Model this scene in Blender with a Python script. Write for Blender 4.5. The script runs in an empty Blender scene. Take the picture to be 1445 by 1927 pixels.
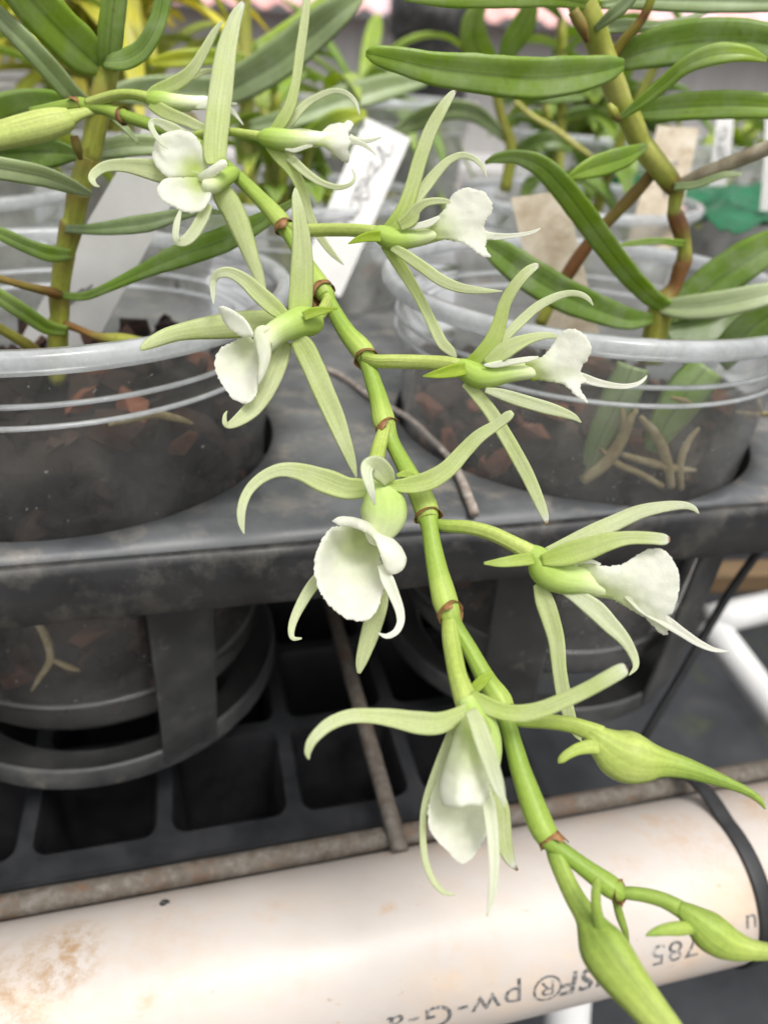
import bpy, bmesh, math, random
import numpy as np
from mathutils import Vector, Matrix, noise
from mathutils.geometry import delaunay_2d_cdt
random.seed(7)
scene = bpy.context.scene
COL = scene.collection

# ------------------------------------------------------------------ camera frame (metres, camera at the origin)
PITCH, ROLL, FPX = math.radians(30.92), math.radians(-3.57), 1391.0
Fw = Vector((0, math.cos(PITCH), -math.sin(PITCH)))
_U = Vector((0, math.sin(PITCH), math.cos(PITCH))); _R = Vector((1, 0, 0))
Rt = _R * math.cos(ROLL) - _U * math.sin(ROLL)
Up = _R * math.sin(ROLL) + _U * math.cos(ROLL)

def ray(px, py):
    return Fw + Rt * ((px - 722.5) / FPX) + Up * ((963.5 - py) / FPX)
def W(px, py, t): return ray(px, py) * t                 # at depth t
def onz(px, py, z): d = ray(px, py); return d * (z / d.z)  # on a level plane
def ony(px, py, y): d = ray(px, py); return d * (y / d.y)  # on an upright plane
def depth(p): return p.dot(Fw)
def oncyl(px, py, c, r):
    d = ray(px, py); A = d.x**2 + d.y**2; B = -2*(d.x*c[0] + d.y*c[1]); C = c[0]**2 + c[1]**2 - r*r
    D = B*B - 4*A*C
    return d * ((-B - math.sqrt(max(D, 0))) / (2*A))

YAW = math.radians(15.3)
EX = Vector((math.cos(YAW), math.sin(YAW), 0)); EY = Vector((-EX.y, EX.x, 0)); EZ = Vector((0, 0, 1))
def UV(u, v, z=0): return EX*u + EY*v + EZ*z

# ------------------------------------------------------------------ object helpers
def tag(o, label=None, cat=None, group=None, kind=None):
    if label: o['label'] = label
    if cat: o['category'] = cat
    if group: o['group'] = group
    if kind: o['kind'] = kind
    return o

def empty(name, loc, label, cat, group=None):
    o = bpy.data.objects.new(name, None); COL.objects.link(o); o.location = loc
    o.empty_display_size = .01
    return tag(o, label, cat, group)

class MB:
    """collects vertices, faces and three point attributes"""
    def __init__(s): s.v = []; s.f = []; s.u = []; s.w = []; s.g = []
    def add(s, vs, fs, u=None, w=None, g=None):
        b = len(s.v); n = len(vs)
        s.v += [Vector(p) for p in vs]; s.f += [tuple(i + b for i in f) for f in fs]
        s.u += list(u) if u is not None else [0.]*n
        s.w += list(w) if w is not None else [0.]*n
        s.g += list(g) if g is not None else [0.]*n
    def build(s, name, mat, parent=None, smooth=True, sub=0, bevel=0):
        me = bpy.data.meshes.new(name)
        off = parent.matrix_world.translation.copy() if parent else Vector()
        if parent:
            off = world_loc(parent)
        me.from_pydata([tuple(p - off) for p in s.v], [], s.f)
        for nm, d in (('fu', s.u), ('fv', s.w), ('fg', s.g)):
            a = me.attributes.new(nm, 'FLOAT', 'POINT'); a.data.foreach_set('value', d)
        bm = bmesh.new(); bm.from_mesh(me)
        bmesh.ops.recalc_face_normals(bm, faces=bm.faces[:]); bm.to_mesh(me); bm.free()
        me.materials.append(mat)
        if smooth: me.polygons.foreach_set('use_smooth', [True]*len(me.polygons))
        o = bpy.data.objects.new(name, me); COL.objects.link(o)
        if parent: o.parent = parent
        if bevel:
            m = o.modifiers.new('b', 'BEVEL'); m.width = bevel; m.segments = 2; m.limit_method = 'ANGLE'
        if sub:
            m = o.modifiers.new('s', 'SUBSURF'); m.levels = m.render_levels = sub
        return o

def world_loc(o):
    p = Vector(o.location)
    while o.parent: o = o.parent; p = p + Vector(o.location)
    return p

def cr(pts, n=6):
    """Catmull-Rom through lists of floats"""
    P = [np.array(p, float) for p in pts]; out = []
    if len(P) == 2: P = [P[0], (P[0]+P[1])/2, P[1]]
    for i in range(len(P)-1):
        p0 = P[i-1] if i else 2*P[0]-P[1]; p1 = P[i]; p2 = P[i+1]
        p3 = P[i+2] if i+2 < len(P) else 2*P[-1]-P[-2]
        for k in range(n):
            t = k/n
            out.append(.5*((2*p1)+(-p0+p2)*t+(2*p0-5*p1+4*p2-p3)*t*t+(-p0+3*p1-3*p2+p3)*t**3))
    out.append(P[-1]); return out

def arclen(C):
    L = [0.]
    for a, b in zip(C, C[1:]): L.append(L[-1] + (b-a).length)
    return [l/max(L[-1], 1e-9) for l in L], L[-1]

def fair(C, it):
    """evens out the depth wiggles of a hand-plotted centre line"""
    t = [c.dot(Fw) for c in C]; q = list(t)
    for _ in range(it): q = [q[0]] + [(q[i-1] + 2*q[i] + q[i+1])/4 for i in range(1, len(q)-1)] + [q[-1]]
    return [c*(b/a) for c, a, b in zip(C, t, q)]

def tube(mb, pts, n=6, seg=14, ribs=0, rough=0, flat=1.0, seed=0, sm=0):
    """pts: (Vector, radius, g)"""
    q = cr([(*p, r, g) for p, r, g in pts], n)
    C = fair([Vector(a[:3]) for a in q], sm); R = [max(a[3], 1e-5) for a in q]; G = [a[4] for a in q]
    U, L = arclen(C); vs = []; us = []; ws = []; gs = []
    prev = None
    for i, c in enumerate(C):
        T = (C[min(i+1, len(C)-1)] - C[max(i-1, 0)]).normalized()
        if prev is None:
            prev = T.orthogonal().normalized() if abs(T.dot(-c.normalized() if c.length else EZ)) > .95 else T.cross(-c).normalized()
        A = (prev - T*prev.dot(T)).normalized(); B = T.cross(A); prev = A
        for k in range(seg):
            a = 2*math.pi*k/seg; r = R[i]
            if ribs: r *= 1 + (.06*math.cos(ribs*a) + .05*abs(math.cos(ribs*a*.5+.6)))
            if rough: r *= 1 + rough*noise.noise(Vector((math.cos(a)*2, math.sin(a)*2, U[i]*L/max(R[i], 1e-3)*.6 + seed*7.3)))
            vs.append(c + A*(math.cos(a)*r) + B*(math.sin(a)*r*flat)); us.append(U[i]*L*40); ws.append(abs(2*k/seg-1)*1.5); gs.append(G[i])
    m = len(C); fs = []
    for i in range(m-1):
        for k in range(seg):
            k2 = (k+1) % seg
            fs.append((i*seg+k, i*seg+k2, (i+1)*seg+k2, (i+1)*seg+k))
    fs.append(tuple(range(seg-1, -1, -1))); fs.append(tuple((m-1)*seg+k for k in range(seg)))
    mb.add(vs, fs, us, ws, gs)

def ribbon(mb, pts, th=.0007, cup=.25, vfold=False, n=7, wob=.0, seed=0, view=True, nrm0=None, sm=0):
    """pts: (Vector, width, twist, g): a leaf or petal blade with a lens-shaped section"""
    q = cr([(*p, w, tw, g) for p, w, tw, g in pts], n)
    C = fair([Vector(a[:3]) for a in q], sm); Wd = [max(a[3], 2e-4) for a in q]; TW = [a[4] for a in q]; G = [a[5] for a in q]
    U, L = arclen(C); m = 9; vs = []; us = []; ws = []; gs = []; prev = None
    for i, c in enumerate(C):
        T = (C[min(i+1, len(C)-1)] - C[max(i-1, 0)]).normalized()
        V = (-c).normalized() if view else nrm0
        S = T.cross(V)
        if prev is not None:
            if S.length < .25: S = S + prev*.5
            S.normalize()
            if S.dot(prev) < 0: S = -S
            S = (S*.6 + prev*.4)
        S = (S - T*S.dot(T)).normalized(); prev = S.copy(); N = S.cross(T).normalized()
        if N.dot(V) < 0 and view: N = -N
        ct, st = math.cos(TW[i]), math.sin(TW[i])
        S, N = S*ct + N*st, N*ct - S*st
        w = Wd[i]/2; ths = min(th, w*.9)
        loop = []
        for k in range(m):
            s = -1 + 2*k/(m-1); loop.append((s, 1))
        for k in range(m-2, 0, -1):
            s = -1 + 2*k/(m-1); loop.append((s, -1))
        for s, sd in loop:
            cc = cup*w*(abs(s) if vfold else s*s)
            wb = wob*w*noise.noise(Vector((U[i]*L*60, s*1.3, seed*3.1)))
            e = 1 + (.05*noise.noise(Vector((U[i]*L*220, s*.5+seed, 5.))) if abs(s) > .9 else 0)
            vs.append(c + S*(s*w*e) + N*(cc + wb + sd*.5*ths*math.sqrt(max(0, 1-s*s)) + sd*.02*ths))
            us.append(U[i]); ws.append(s); gs.append(G[i])
    seg = 2*m-2; k0 = len(C); fs = []
    for i in range(k0-1):
        for k in range(seg):
            k2 = (k+1) % seg
            fs.append((i*seg+k, i*seg+k2, (i+1)*seg+k2, (i+1)*seg+k))
    fs.append(tuple(range(seg-1, -1, -1))); fs.append(tuple((k0-1)*seg+k for k in range(seg)))
    mb.add(vs, fs, us, ws, gs)

def sheet(mb, outline, t0, ctrl, th=.0007, grid=6., frill=1.2, curl=0., curlw=10., seed=0):
    """outline: photograph points of a lip; ctrl: (px,py,dt,g) gives the depth relief and greenness"""
    q = cr(list(outline) + [outline[0]], 10)[:-1]
    P = [np.array(a[:2]) for a in q]
    # even resample
    D = [0.]
    for a, b in zip(P, P[1:] + P[:1]): D.append(D[-1] + np.linalg.norm(b-a))
    step = 2.2 if frill > 0 else 3.5; N = int(D[-1]/step); R = []; j = 0
    for i in range(N):
        d = D[-1]*i/N
        while D[j+1] < d: j += 1
        f = (d-D[j])/max(D[j+1]-D[j], 1e-9); R.append(P[j]*(1-f) + (P[j+1] if j+1 < len(P) else P[0])*f)
    B = []
    for i in range(N):
        tn = R[(i+1) % N] - R[i-1]; tn /= max(np.linalg.norm(tn), 1e-9); nn = np.array([tn[1], -tn[0]])
        k = .8*noise.noise(Vector((i*.27, seed*5.7, 1.))) + 1.1*noise.noise(Vector((i*.83, seed*3.7, 9.)))
        B.append(R[i] + nn*frill*k)
    mn = np.min(B, 0); mx = np.max(B, 0); pts = list(B)
    Bm = np.array(B)
    y = mn[1]; row = 0
    def inside(p):
        c = False; x, yy = p
        for i in range(N):
            a = B[i]; b = B[i-1]
            if (a[1] > yy) != (b[1] > yy) and x < (b[0]-a[0])*(yy-a[1])/(b[1]-a[1])+a[0]: c = not c
        return c
    while y < mx[1]:
        x = mn[0] + (grid/2 if row % 2 else 0)
        while x < mx[0]:
            p = np.array([x, y])
            if np.min(np.linalg.norm(Bm-p, axis=1)) > grid*.55 and inside(p): pts.append(p)
            x += grid
        y += grid*.87; row += 1
    vv, ee, ff, *_ = delaunay_2d_cdt([Vector(p) for p in pts], [(i, (i+1) % N) for i in range(N)], [], 1, 1e-4)
    cp = np.array([c[:2] for c in ctrl], float); M = len(ctrl)
    phi = lambda d: (d/100)**2*np.log(d/100+1e-6)
    A = np.zeros((M+3, M+3)); A[:M, :M] = phi(np.linalg.norm(cp[:, None]-cp[None], axis=2)) + np.eye(M)*.01
    A[:M, M] = 1; A[:M, M+1:M+3] = cp/100; A[M, :M] = 1; A[M+1:, :M] = (cp/100).T
    A += np.eye(M+3)*1e-7
    sol = np.linalg.lstsq(A, np.vstack([np.array([[c[2], c[3]] for c in ctrl]), np.zeros((3, 2))]), rcond=None)[0]
    n = len(vv); top = []; bot = []; gs = []; us = []; ws = []
    for p in vv:
        p2 = np.array(p[:]); d = phi(np.linalg.norm(cp-p2, axis=1))
        val = d @ sol[:M] + sol[M] + (p2/100) @ sol[M+1:]
        de = np.min(np.linalg.norm(Bm-p2, axis=1))
        e = max(0, 1-de/curlw); dt = val[0] + curl*e*e
        dt += .00028*noise.noise(Vector((p2[0]*.06, p2[1]*.06, seed)))
        k = min(1, .25 + de/8)
        top.append(W(p2[0], p2[1], t0+dt-th/2*k)); bot.append(W(p2[0], p2[1], t0+dt+th/2*k))
        gs.append(min(1, max(0, val[1]))); us.append((p2[0]-mn[0])/60); ws.append((p2[1]-mn[1])/60)
    fs = [tuple(f) for f in ff] + [tuple(i+n for i in reversed(f)) for f in ff]
    cnt = {}
    for f in ff:
        for a, b in zip(f, list(f[1:])+[f[0]]): cnt[(a, b)] = 1
    for (a, b) in list(cnt):
        if (b, a) not in cnt: fs.append((b, a, a+n, b+n))
    mb.add(top+bot, fs, us*2, ws*2, gs*2)

def lathe(mb, prof, c, seg=72, g=0, wob=0, a0=0, a1=2*math.pi, close=True):
    vs = []; fs = []; n = len(prof); us = []; ws = []
    for k in range(seg):
        a = a0 + (a1-a0)*k/(seg if close else seg-1)
        for r, z in prof:
            vs.append(Vector((c[0]+math.cos(a)*r, c[1]+math.sin(a)*r, z))); us.append(a*r); ws.append(z)
    for k in range(seg if close else seg-1):
        k2 = (k+1) % seg
        for i in range(n-1): fs.append((k*n+i, k2*n+i, k2*n+i+1, k*n+i+1))
    mb.add(vs, fs, us, ws, [g]*len(vs))

def ring(mb, prof, c, seg=72, g=0):      # closed profile
    lathe(mb, prof + [prof[0]], c, seg, g)

def boxpts(mb, c, ax, ay, az, g=0):
    c = Vector(c); vs = [c+ax*i+ay*j+az*k for i in (-1, 1) for j in (-1, 1) for k in (-1, 1)]
    mb.add(vs, [(0, 1, 3, 2), (4, 6, 7, 5), (0, 4, 5, 1), (2, 3, 7, 6), (0, 2, 6, 4), (1, 5, 7, 3)], g=[g]*8)

# ------------------------------------------------------------------ materials
def newmat(name):
    m = bpy.data.materials.new(name); m.use_nodes = True; nt = m.node_tree; nt.nodes.clear()
    out = nt.nodes.new('ShaderNodeOutputMaterial'); return m, nt, out
def nd(nt, t, **k):
    n = nt.nodes.new(t)
    for a, b in k.items():
        if a in n.inputs: n.inputs[a].default_value = b
        else: setattr(n, a, b)
    return n
def rgba(c): return (*c, 1) if len(c) == 3 else c
def ramp(nt, stops, src=None):
    r = nt.nodes.new('ShaderNodeValToRGB'); e = r.color_ramp.elements
    while len(e) > 1: e.remove(e[-1])
    e[0].position = stops[0][0]; e[0].color = rgba(stops[0][1])
    for p, c in stops[1:]:
        x = e.new(p); x.color = rgba(c)
    if src: nt.links.new(src, r.inputs[0])
    return r
def math_(nt, op, a, b=None):
    n = nt.nodes.new('ShaderNodeMath'); n.operation = op
    for i, v in enumerate((a, b)):
        if v is None: continue
        if isinstance(v, (int, float)): n.inputs[i].default_value = v
        else: nt.links.new(v, n.inputs[i])
    return n.outputs[0]
def mixc(nt, mode, fac, a, b):
    n = nt.nodes.new('ShaderNodeMix'); n.data_type = 'RGBA'; n.blend_type = mode
    for i, v in ((0, fac), (6, a), (7, b)):
        if isinstance(v, (int, float)): n.inputs[i].default_value = v
        elif isinstance(v, tuple): n.inputs[i].default_value = rgba(v)
        else: nt.links.new(v, n.inputs[i])
    return n.outputs[2]

def plant_mat(name, stops, rough=.4, trans=.25, streak=(3., 9.), var=.16, bump=.25, coat=0., fine=900., speck=0., spec=.4, tint=(1., 1., .9), midrib=0., dust=0.):
    """colour by the pigment attribute fg, streaked along the blade, thin tissue lets light through"""
    m, nt, out = newmat(name); L = nt.links.new
    g = nd(nt, 'ShaderNodeAttribute', attribute_name='fg'); u = nd(nt, 'ShaderNodeAttribute', attribute_name='fu'); v = nd(nt, 'ShaderNodeAttribute', attribute_name='fv')
    oi = nd(nt, 'ShaderNodeObjectInfo')
    cx = nt.nodes.new('ShaderNodeCombineXYZ')
    L(math_(nt, 'MULTIPLY', u.outputs['Fac'], streak[0]), cx.inputs[0]); L(math_(nt, 'MULTIPLY', v.outputs['Fac'], streak[1]), cx.inputs[1])
    L(math_(nt, 'MULTIPLY', oi.outputs['Random'], 40.), cx.inputs[2])
    n1 = nd(nt, 'ShaderNodeTexNoise', Scale=1.0, Detail=3.); L(cx.outputs[0], n1.inputs['Vector'])
    tc = nt.nodes.new('ShaderNodeTexCoord')
    n2 = nd(nt, 'ShaderNodeTexNoise', Scale=fine, Detail=2.); L(tc.outputs['Object'], n2.inputs['Vector'])
    n3 = nd(nt, 'ShaderNodeTexNoise', Scale=fine*.14, Detail=2.); L(tc.outputs['Object'], n3.inputs['Vector'])
    gg = math_(nt, 'ADD', g.outputs['Fac'], math_(nt, 'MULTIPLY', math_(nt, 'SUBTRACT', n3.outputs[0], .5), .28))
    col = ramp(nt, stops, gg).outputs[0]
    tipf = nt.nodes.new('ShaderNodeMath'); tipf.operation = 'MULTIPLY_ADD'; tipf.use_clamp = True; L(g.outputs['Fac'], tipf.inputs[0]); tipf.inputs[1].default_value = -3.; tipf.inputs[2].default_value = -.15
    col = mixc(nt, 'MIX', tipf.outputs[0], col, (.32, .17, .04))
    k = ramp(nt, [(.25, (1-var,)*3), (.75, (1+var*.5,)*3)], n1.outputs[0]).outputs[0]
    col = mixc(nt, 'MULTIPLY', 1., col, k)
    if midrib:
        av = math_(nt, 'ABSOLUTE', v.outputs['Fac']); mr = ramp(nt, [(0, (1-midrib,)*3), (.05, (1-midrib*.8,)*3), (.13, (1+midrib*.25,)*3), (.4, (1, 1, 1)), (.9, (1, 1, 1)), (1, (1+midrib*.5,)*3)], av).outputs[0]
        col = mixc(nt, 'MULTIPLY', 1., col, mr)
    if dust:
        n6 = nd(nt, 'ShaderNodeTexNoise', Scale=70., Detail=6., Roughness=.7); L(tc.outputs['Object'], n6.inputs['Vector'])
        df = ramp(nt, [(.44, (0, 0, 0)), (.68, (dust,)*3)], n6.outputs[0]).outputs[0]
        col = mixc(nt, 'MIX', df, col, (.58, .64, .50))
    k2 = ramp(nt, [(.3, (1-var*.5,)*3), (.7, (1,)*3)], n2.outputs[0]).outputs[0]
    col = mixc(nt, 'MULTIPLY', 1., col, k2)
    if speck:
        n4 = nd(nt, 'ShaderNodeTexNoise', Scale=fine*.5, Detail=4.); L(tc.outputs['Object'], n4.inputs['Vector'])
        sp = ramp(nt, [(.66, (0, 0, 0)), (.72, (1, 1, 1))], n4.outputs[0]).outputs[0]
        col = mixc(nt, 'MIX', math_(nt, 'MULTIPLY', sp, speck), col, (.12, .07, .02))
    b = nd(nt, 'ShaderNodeBsdfPrincipled', Roughness=rough); L(col, b.inputs['Base Color'])
    b.inputs['Specular IOR Level'].default_value = spec
    if coat: b.inputs['Coat Weight'].default_value = coat; b.inputs['Coat Roughness'].default_value = .25
    bp = nd(nt, 'ShaderNodeBump', Strength=bump, Distance=.0003)
    L(math_(nt, 'ADD', n1.outputs[0], math_(nt, 'MULTIPLY', n2.outputs[0], .35)), bp.inputs['Height']); L(bp.outputs[0], b.inputs['Normal'])
    if trans:
        tr = nt.nodes.new('ShaderNodeBsdfTranslucent'); L(mixc(nt, 'MULTIPLY', 1., col, tint), tr.inputs[0]); L(bp.outputs[0], tr.inputs['Normal'])
        mx = nd(nt, 'ShaderNodeMixShader'); mx.inputs[0].default_value = trans
        L(b.outputs[0], mx.inputs[1]); L(tr.outputs[0], mx.inputs[2]); L(mx.outputs[0], out.inputs[0])
    else: L(b.outputs[0], out.inputs[0])
    return m

def surf_mat(name, stops, scale=60., rough=.6, bump=.3, detail=5., dist=.0006, stops2=None, scale2=15., fac2=None, metal=0., stretch=None, attr=False, spec=.5, specks=None):
    m, nt, out = newmat(name); L = nt.links.new
    tc = nt.nodes.new('ShaderNodeTexCoord'); vec = tc.outputs['Object']
    if stretch:
        mp = nt.nodes.new('ShaderNodeMapping'); mp.inputs['Scale'].default_value = stretch; L(vec, mp.inputs[0]); vec = mp.outputs[0]
    n1 = nd(nt, 'ShaderNodeTexNoise', Scale=scale, Detail=detail, Roughness=.62); L(vec, n1.inputs['Vector'])
    src = n1.outputs[0]
    if attr:
        g = nd(nt, 'ShaderNodeAttribute', attribute_name='fg')
        src = math_(nt, 'ADD', g.outputs['Fac'], math_(nt, 'MULTIPLY', math_(nt, 'SUBTRACT', src, .5), .5))
    col = ramp(nt, stops, src).outputs[0]
    if stops2:
        n2 = nd(nt, 'ShaderNodeTexNoise', Scale=scale2, Detail=6., Roughness=.68); L(vec, n2.inputs['Vector'])
        f = ramp(nt, fac2, n2.outputs[0]).outputs[0]
        n3 = nd(nt, 'ShaderNodeTexNoise', Scale=scale*1.7, Detail=4.); L(vec, n3.inputs['Vector'])
        c2 = ramp(nt, stops2, n3.outputs[0]).outputs[0]
        col = mixc(nt, 'MIX', f, col, c2)
    if specks:
        n5 = nd(nt, 'ShaderNodeTexNoise', Scale=specks[0], Detail=3.); L(vec, n5.inputs['Vector'])
        f5 = ramp(nt, [(specks[1], (0, 0, 0)), (specks[1]+.06, (.75,)*3)], n5.outputs[0]).outputs[0]
        col = mixc(nt, 'MIX', f5, col, specks[2])
    b = nd(nt, 'ShaderNodeBsdfPrincipled', Roughness=rough, Metallic=metal); L(col, b.inputs['Base Color'])
    b.inputs['Specular IOR Level'].default_value = spec
    rr = ramp(nt, [(.3, (rough*.8,)*3), (.7, (min(1, rough*1.2),)*3)], n1.outputs[0]).outputs[0]; L(rr, b.inputs['Roughness'])
    if bump:
        bp = nd(nt, 'ShaderNodeBump', Strength=bump, Distance=dist); L(n1.outputs[0], bp.inputs['Height']); L(bp.outputs[0], b.inputs['Normal'])
    L(b.outputs[0], out.inputs[0]); return m

def clear_mat(name, milk=.3, tint=(.95, .96, .96), rough=.09, body=(.84, .84, .82)):
    """thin clear plastic: mostly see-through, a milky dusty share, glossy skin"""
    m, nt, out = newmat(name); L = nt.links.new
    tc = nt.nodes.new('ShaderNodeTexCoord')
    n1 = nd(nt, 'ShaderNodeTexNoise', Scale=45., Detail=6., Roughness=.65); L(tc.outputs['Object'], n1.inputs['Vector'])
    n2 = nd(nt, 'ShaderNodeTexNoise', Scale=420., Detail=2.); L(tc.outputs['Object'], n2.inputs['Vector'])
    f = ramp(nt, [(.3, (milk*.55,)*3), (.7, (milk*1.5,)*3)], n1.outputs[0]).outputs[0]
    s = ramp(nt, [(.69, (0, 0, 0)), (.80, (.4,)*3)], n2.outputs[0]).outputs[0]
    fac = math_(nt, 'MINIMUM', math_(nt, 'ADD', f, s), .9)
    tp = nd(nt, 'ShaderNodeBsdfTransparent', Color=rgba(tint))
    df = nd(nt, 'ShaderNodeBsdfDiffuse', Color=rgba(body)); tl = nd(nt, 'ShaderNodeBsdfTranslucent', Color=rgba(body))
    a = nd(nt, 'ShaderNodeMixShader'); a.inputs[0].default_value = .55; L(df.outputs[0], a.inputs[1]); L(tl.outputs[0], a.inputs[2])
    c = nd(nt, 'ShaderNodeMixShader'); L(fac, c.inputs[0]); L(tp.outputs[0], c.inputs[1]); L(a.outputs[0], c.inputs[2])
    gl = nd(nt, 'ShaderNodeBsdfGlossy', Roughness=rough); gl.inputs['Color'].default_value = (.9, .9, .9, 1)
    lw = nd(nt, 'ShaderNodeFresnel', IOR=1.42)
    e = nd(nt, 'ShaderNodeMixShader'); L(math_(nt, 'MULTIPLY', lw.outputs[0], .8), e.inputs[0]); L(c.outputs[0], e.inputs[1]); L(gl.outputs[0], e.inputs[2])
    L(e.outputs[0], out.inputs[0]); return m

M = {}
M['petal'] = plant_mat('petal', [(0, (.88, .895, .84)), (.18, (.81, .85, .66)), (.5, (.74, .80, .47)), (.78, (.62, .73, .25)), (1, (.46, .61, .07))], rough=.6, trans=.5, streak=(2.6, 5.5), var=.15, bump=.22, fine=1500., spec=.16, tint=(1., 1., .85))
M['lip'] = plant_mat('lip', [(0, (.94, .94, .89)), (.18, (.87, .895, .75)), (.5, (.72, .79, .44)), (.78, (.58, .70, .20)), (1, (.42, .58, .055))], rough=.6, trans=.55, streak=(2.5, 2.5), var=.06, bump=.5, fine=1800., spec=.15)
M['stem'] = plant_mat('stem', [(0, (.18, .29, .04)), (.5, (.29, .41, .065)), (1, (.42, .53, .12))], rough=.46, trans=.0, streak=(.8, 6.), var=.22, bump=.35, fine=1100., spec=.3, speck=.22)
M['bud'] = plant_mat('bud', [(0, (.16, .26, .045)), (.4, (.26, .37, .065)), (.7, (.38, .48, .10)), (1, (.53, .60, .18))], rough=.5, trans=0, streak=(.7, 7.), var=.30, bump=.5, fine=1000., spec=.25, speck=.12)
M['core'] = plant_mat('core', [(0, (.90, .91, .86)), (.18, (.84, .87, .68)), (.5, (.68, .75, .42)), (.78, (.46, .58, .20)), (1, (.33, .46, .085))], rough=.6, trans=0, streak=(1.2, 6.), var=.10, bump=.25, fine=1200., spec=.2)
M['bract'] = surf_mat('bract', [(.3, (.11, .045, .015)), (.6, (.30, .15, .05)), (.8, (.42, .27, .12))], scale=500., rough=.6, bump=.4, dist=.0003)
M['leaf'] = plant_mat('leaf', [(0, (.14, .22, .055)), (.3, (.26, .42, .06)), (.55, (.41, .56, .075)), (.8, (.62, .66, .07)), (1, (.82, .78, .12))], rough=.36, tint=(1.45, 1.3, .6), trans=.42, streak=(1.2, 4.), var=.15, bump=.2, fine=420., spec=.5, speck=.25, midrib=.3, dust=.38)
M['pale_leaf'] = plant_mat('pale_leaf', [(0, (.21, .30, .11)), (.5, (.38, .48, .22)), (1, (.56, .64, .38))], rough=.4, tint=(1.3, 1.25, .7), trans=.3, streak=(1.5, 4.), var=.18, bump=.22, fine=400., spec=.5, speck=.15, midrib=.28, dust=.3)
M['cane'] = plant_mat('cane', [(0, (.21, .09, .03)), (.3, (.26, .22, .04)), (.6, (.37, .40, .06)), (1, (.52, .50, .14))], rough=.5, trans=0, streak=(2., 4.), var=.3, bump=.35, fine=500., speck=.4)
M['old_cane'] = surf_mat('old_cane', [(.25, (.20, .15, .09)), (.6, (.42, .36, .26)), (.8, (.55, .50, .40))], scale=160., rough=.75, bump=.5, stretch=(1, 1, .4))
M['root'] = surf_mat('root', [(.3, (.34, .23, .10)), (.55, (.52, .42, .22)), (.75, (.60, .55, .38))], scale=200., rough=.7, bump=.4)
M['bark'] = surf_mat('bark', [(.1, (.014, .010, .009)), (.4, (.062, .036, .028)), (.65, (.13, .055, .034)), (.9, (.22, .085, .048))], scale=260., rough=.9, bump=.8, attr=True, dist=.0015, spec=.12)
M['deck'] = surf_mat('deck', [(.3, (.055, .058, .062)), (.5, (.095, .099, .103)), (.72, (.15, .155, .158))], scale=26., rough=.40, bump=.2, stretch=(1, 1.25, 1),
                     stops2=[(.4, (.22, .20, .17)), (.6, (.34, .29, .24))], scale2=60., fac2=[(.50, (0, 0, 0)), (.68, (.6,)*3)])
M['black'] = surf_mat('black', [(.3, (.012, .012, .013)), (.6, (.028, .028, .029)), (.8, (.06, .06, .058))], scale=46., rough=.5, bump=.4,
                      stops2=[(.4, (.12, .11, .09)), (.6, (.22, .20, .17))], scale2=70., fac2=[(.49, (0, 0, 0)), (.68, (.42,)*3)])
M['strut'] = surf_mat('strut', [(.3, (.022, .022, .023)), (.55, (.042, .043, .043)), (.8, (.085, .084, .08))], scale=45., rough=.55, bump=.35,
                      stops2=[(.4, (.15, .13, .09)), (.6, (.26, .22, .16))], scale2=60., fac2=[(.6, (0, 0, 0)), (.8, (.6,)*3)])
M['grid'] = surf_mat('grid', [(.3, (.009, .010, .011)), (.7, (.024, .025, .028))], scale=60., rough=.5, bump=.25)
M['cell'] = surf_mat('cell', [(.3, (.005, .005, .006)), (.7, (.014, .014, .016))], scale=60., rough=.6, bump=.2, spec=.3)  # cell insides: darker copy of grid, the recess shade put into the colour
M['rod'] = surf_mat('rod', [(.25, (.06, .045, .032)), (.5, (.115, .098, .08)), (.75, (.20, .185, .165))], scale=260., rough=.8, bump=.7, dist=.0008,
                    stops2=[(.4, (.13, .065, .03)), (.6, (.09, .07, .055))], scale2=70., fac2=[(.5, (0, 0, 0)), (.68, (.9,)*3)])
M['pvc'] = surf_mat('pvc', [(.2, (.475, .418, .372)), (.5, (.525, .475, .435)), (.8, (.56, .52, .485))], scale=30., rough=.42, bump=.06, stretch=(.6, 1.2, 1.),
                    stops2=[(.35, (.46, .27, .13)), (.65, (.68, .50, .34))], scale2=24., fac2=[(.46, (0, 0, 0)), (.56, (.12,)*3), (.70, (.65,)*3)], specks=(330., .70, (.42, .28, .18)))
M['white_pvc'] = surf_mat('white_pvc', [(.3, (.72, .71, .70)), (.7, (.80, .80, .79))], scale=20., rough=.35, bump=.05)
M['ink'] = surf_mat('ink', [(.4, (.08, .08, .085)), (.55, (.22, .21, .20)), (.66, (.56, .50, .45))], scale=700., rough=.6, bump=0)
M['pencil'] = surf_mat('pencil', [(.3, (.20, .20, .20)), (.6, (.36, .35, .35))], scale=300., rough=.7, bump=0)
M['tie'] = surf_mat('tie', [(.3, (.010, .010, .011)), (.7, (.025, .025, .026))], scale=120., rough=.55, bump=.1)
M['clear'] = clear_mat('clear', .115); M['clear_back'] = clear_mat('clear_back', .5)
M['clear_hazy'] = clear_mat('clear_hazy', .19); M['rim'] = clear_mat('rim', .62, rough=.12, body=(.90, .92, .94))
M['tag'] = surf_mat('tag', [(.3, (.56, .55, .53)), (.7, (.64, .63, .61))], scale=60., rough=.5, bump=.05, stops2=[(.4, (.5, .47, .42)), (.6, (.62, .58, .52))], scale2=45., fac2=[(.58, (0, 0, 0)), (.8, (.5,)*3)])
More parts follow.
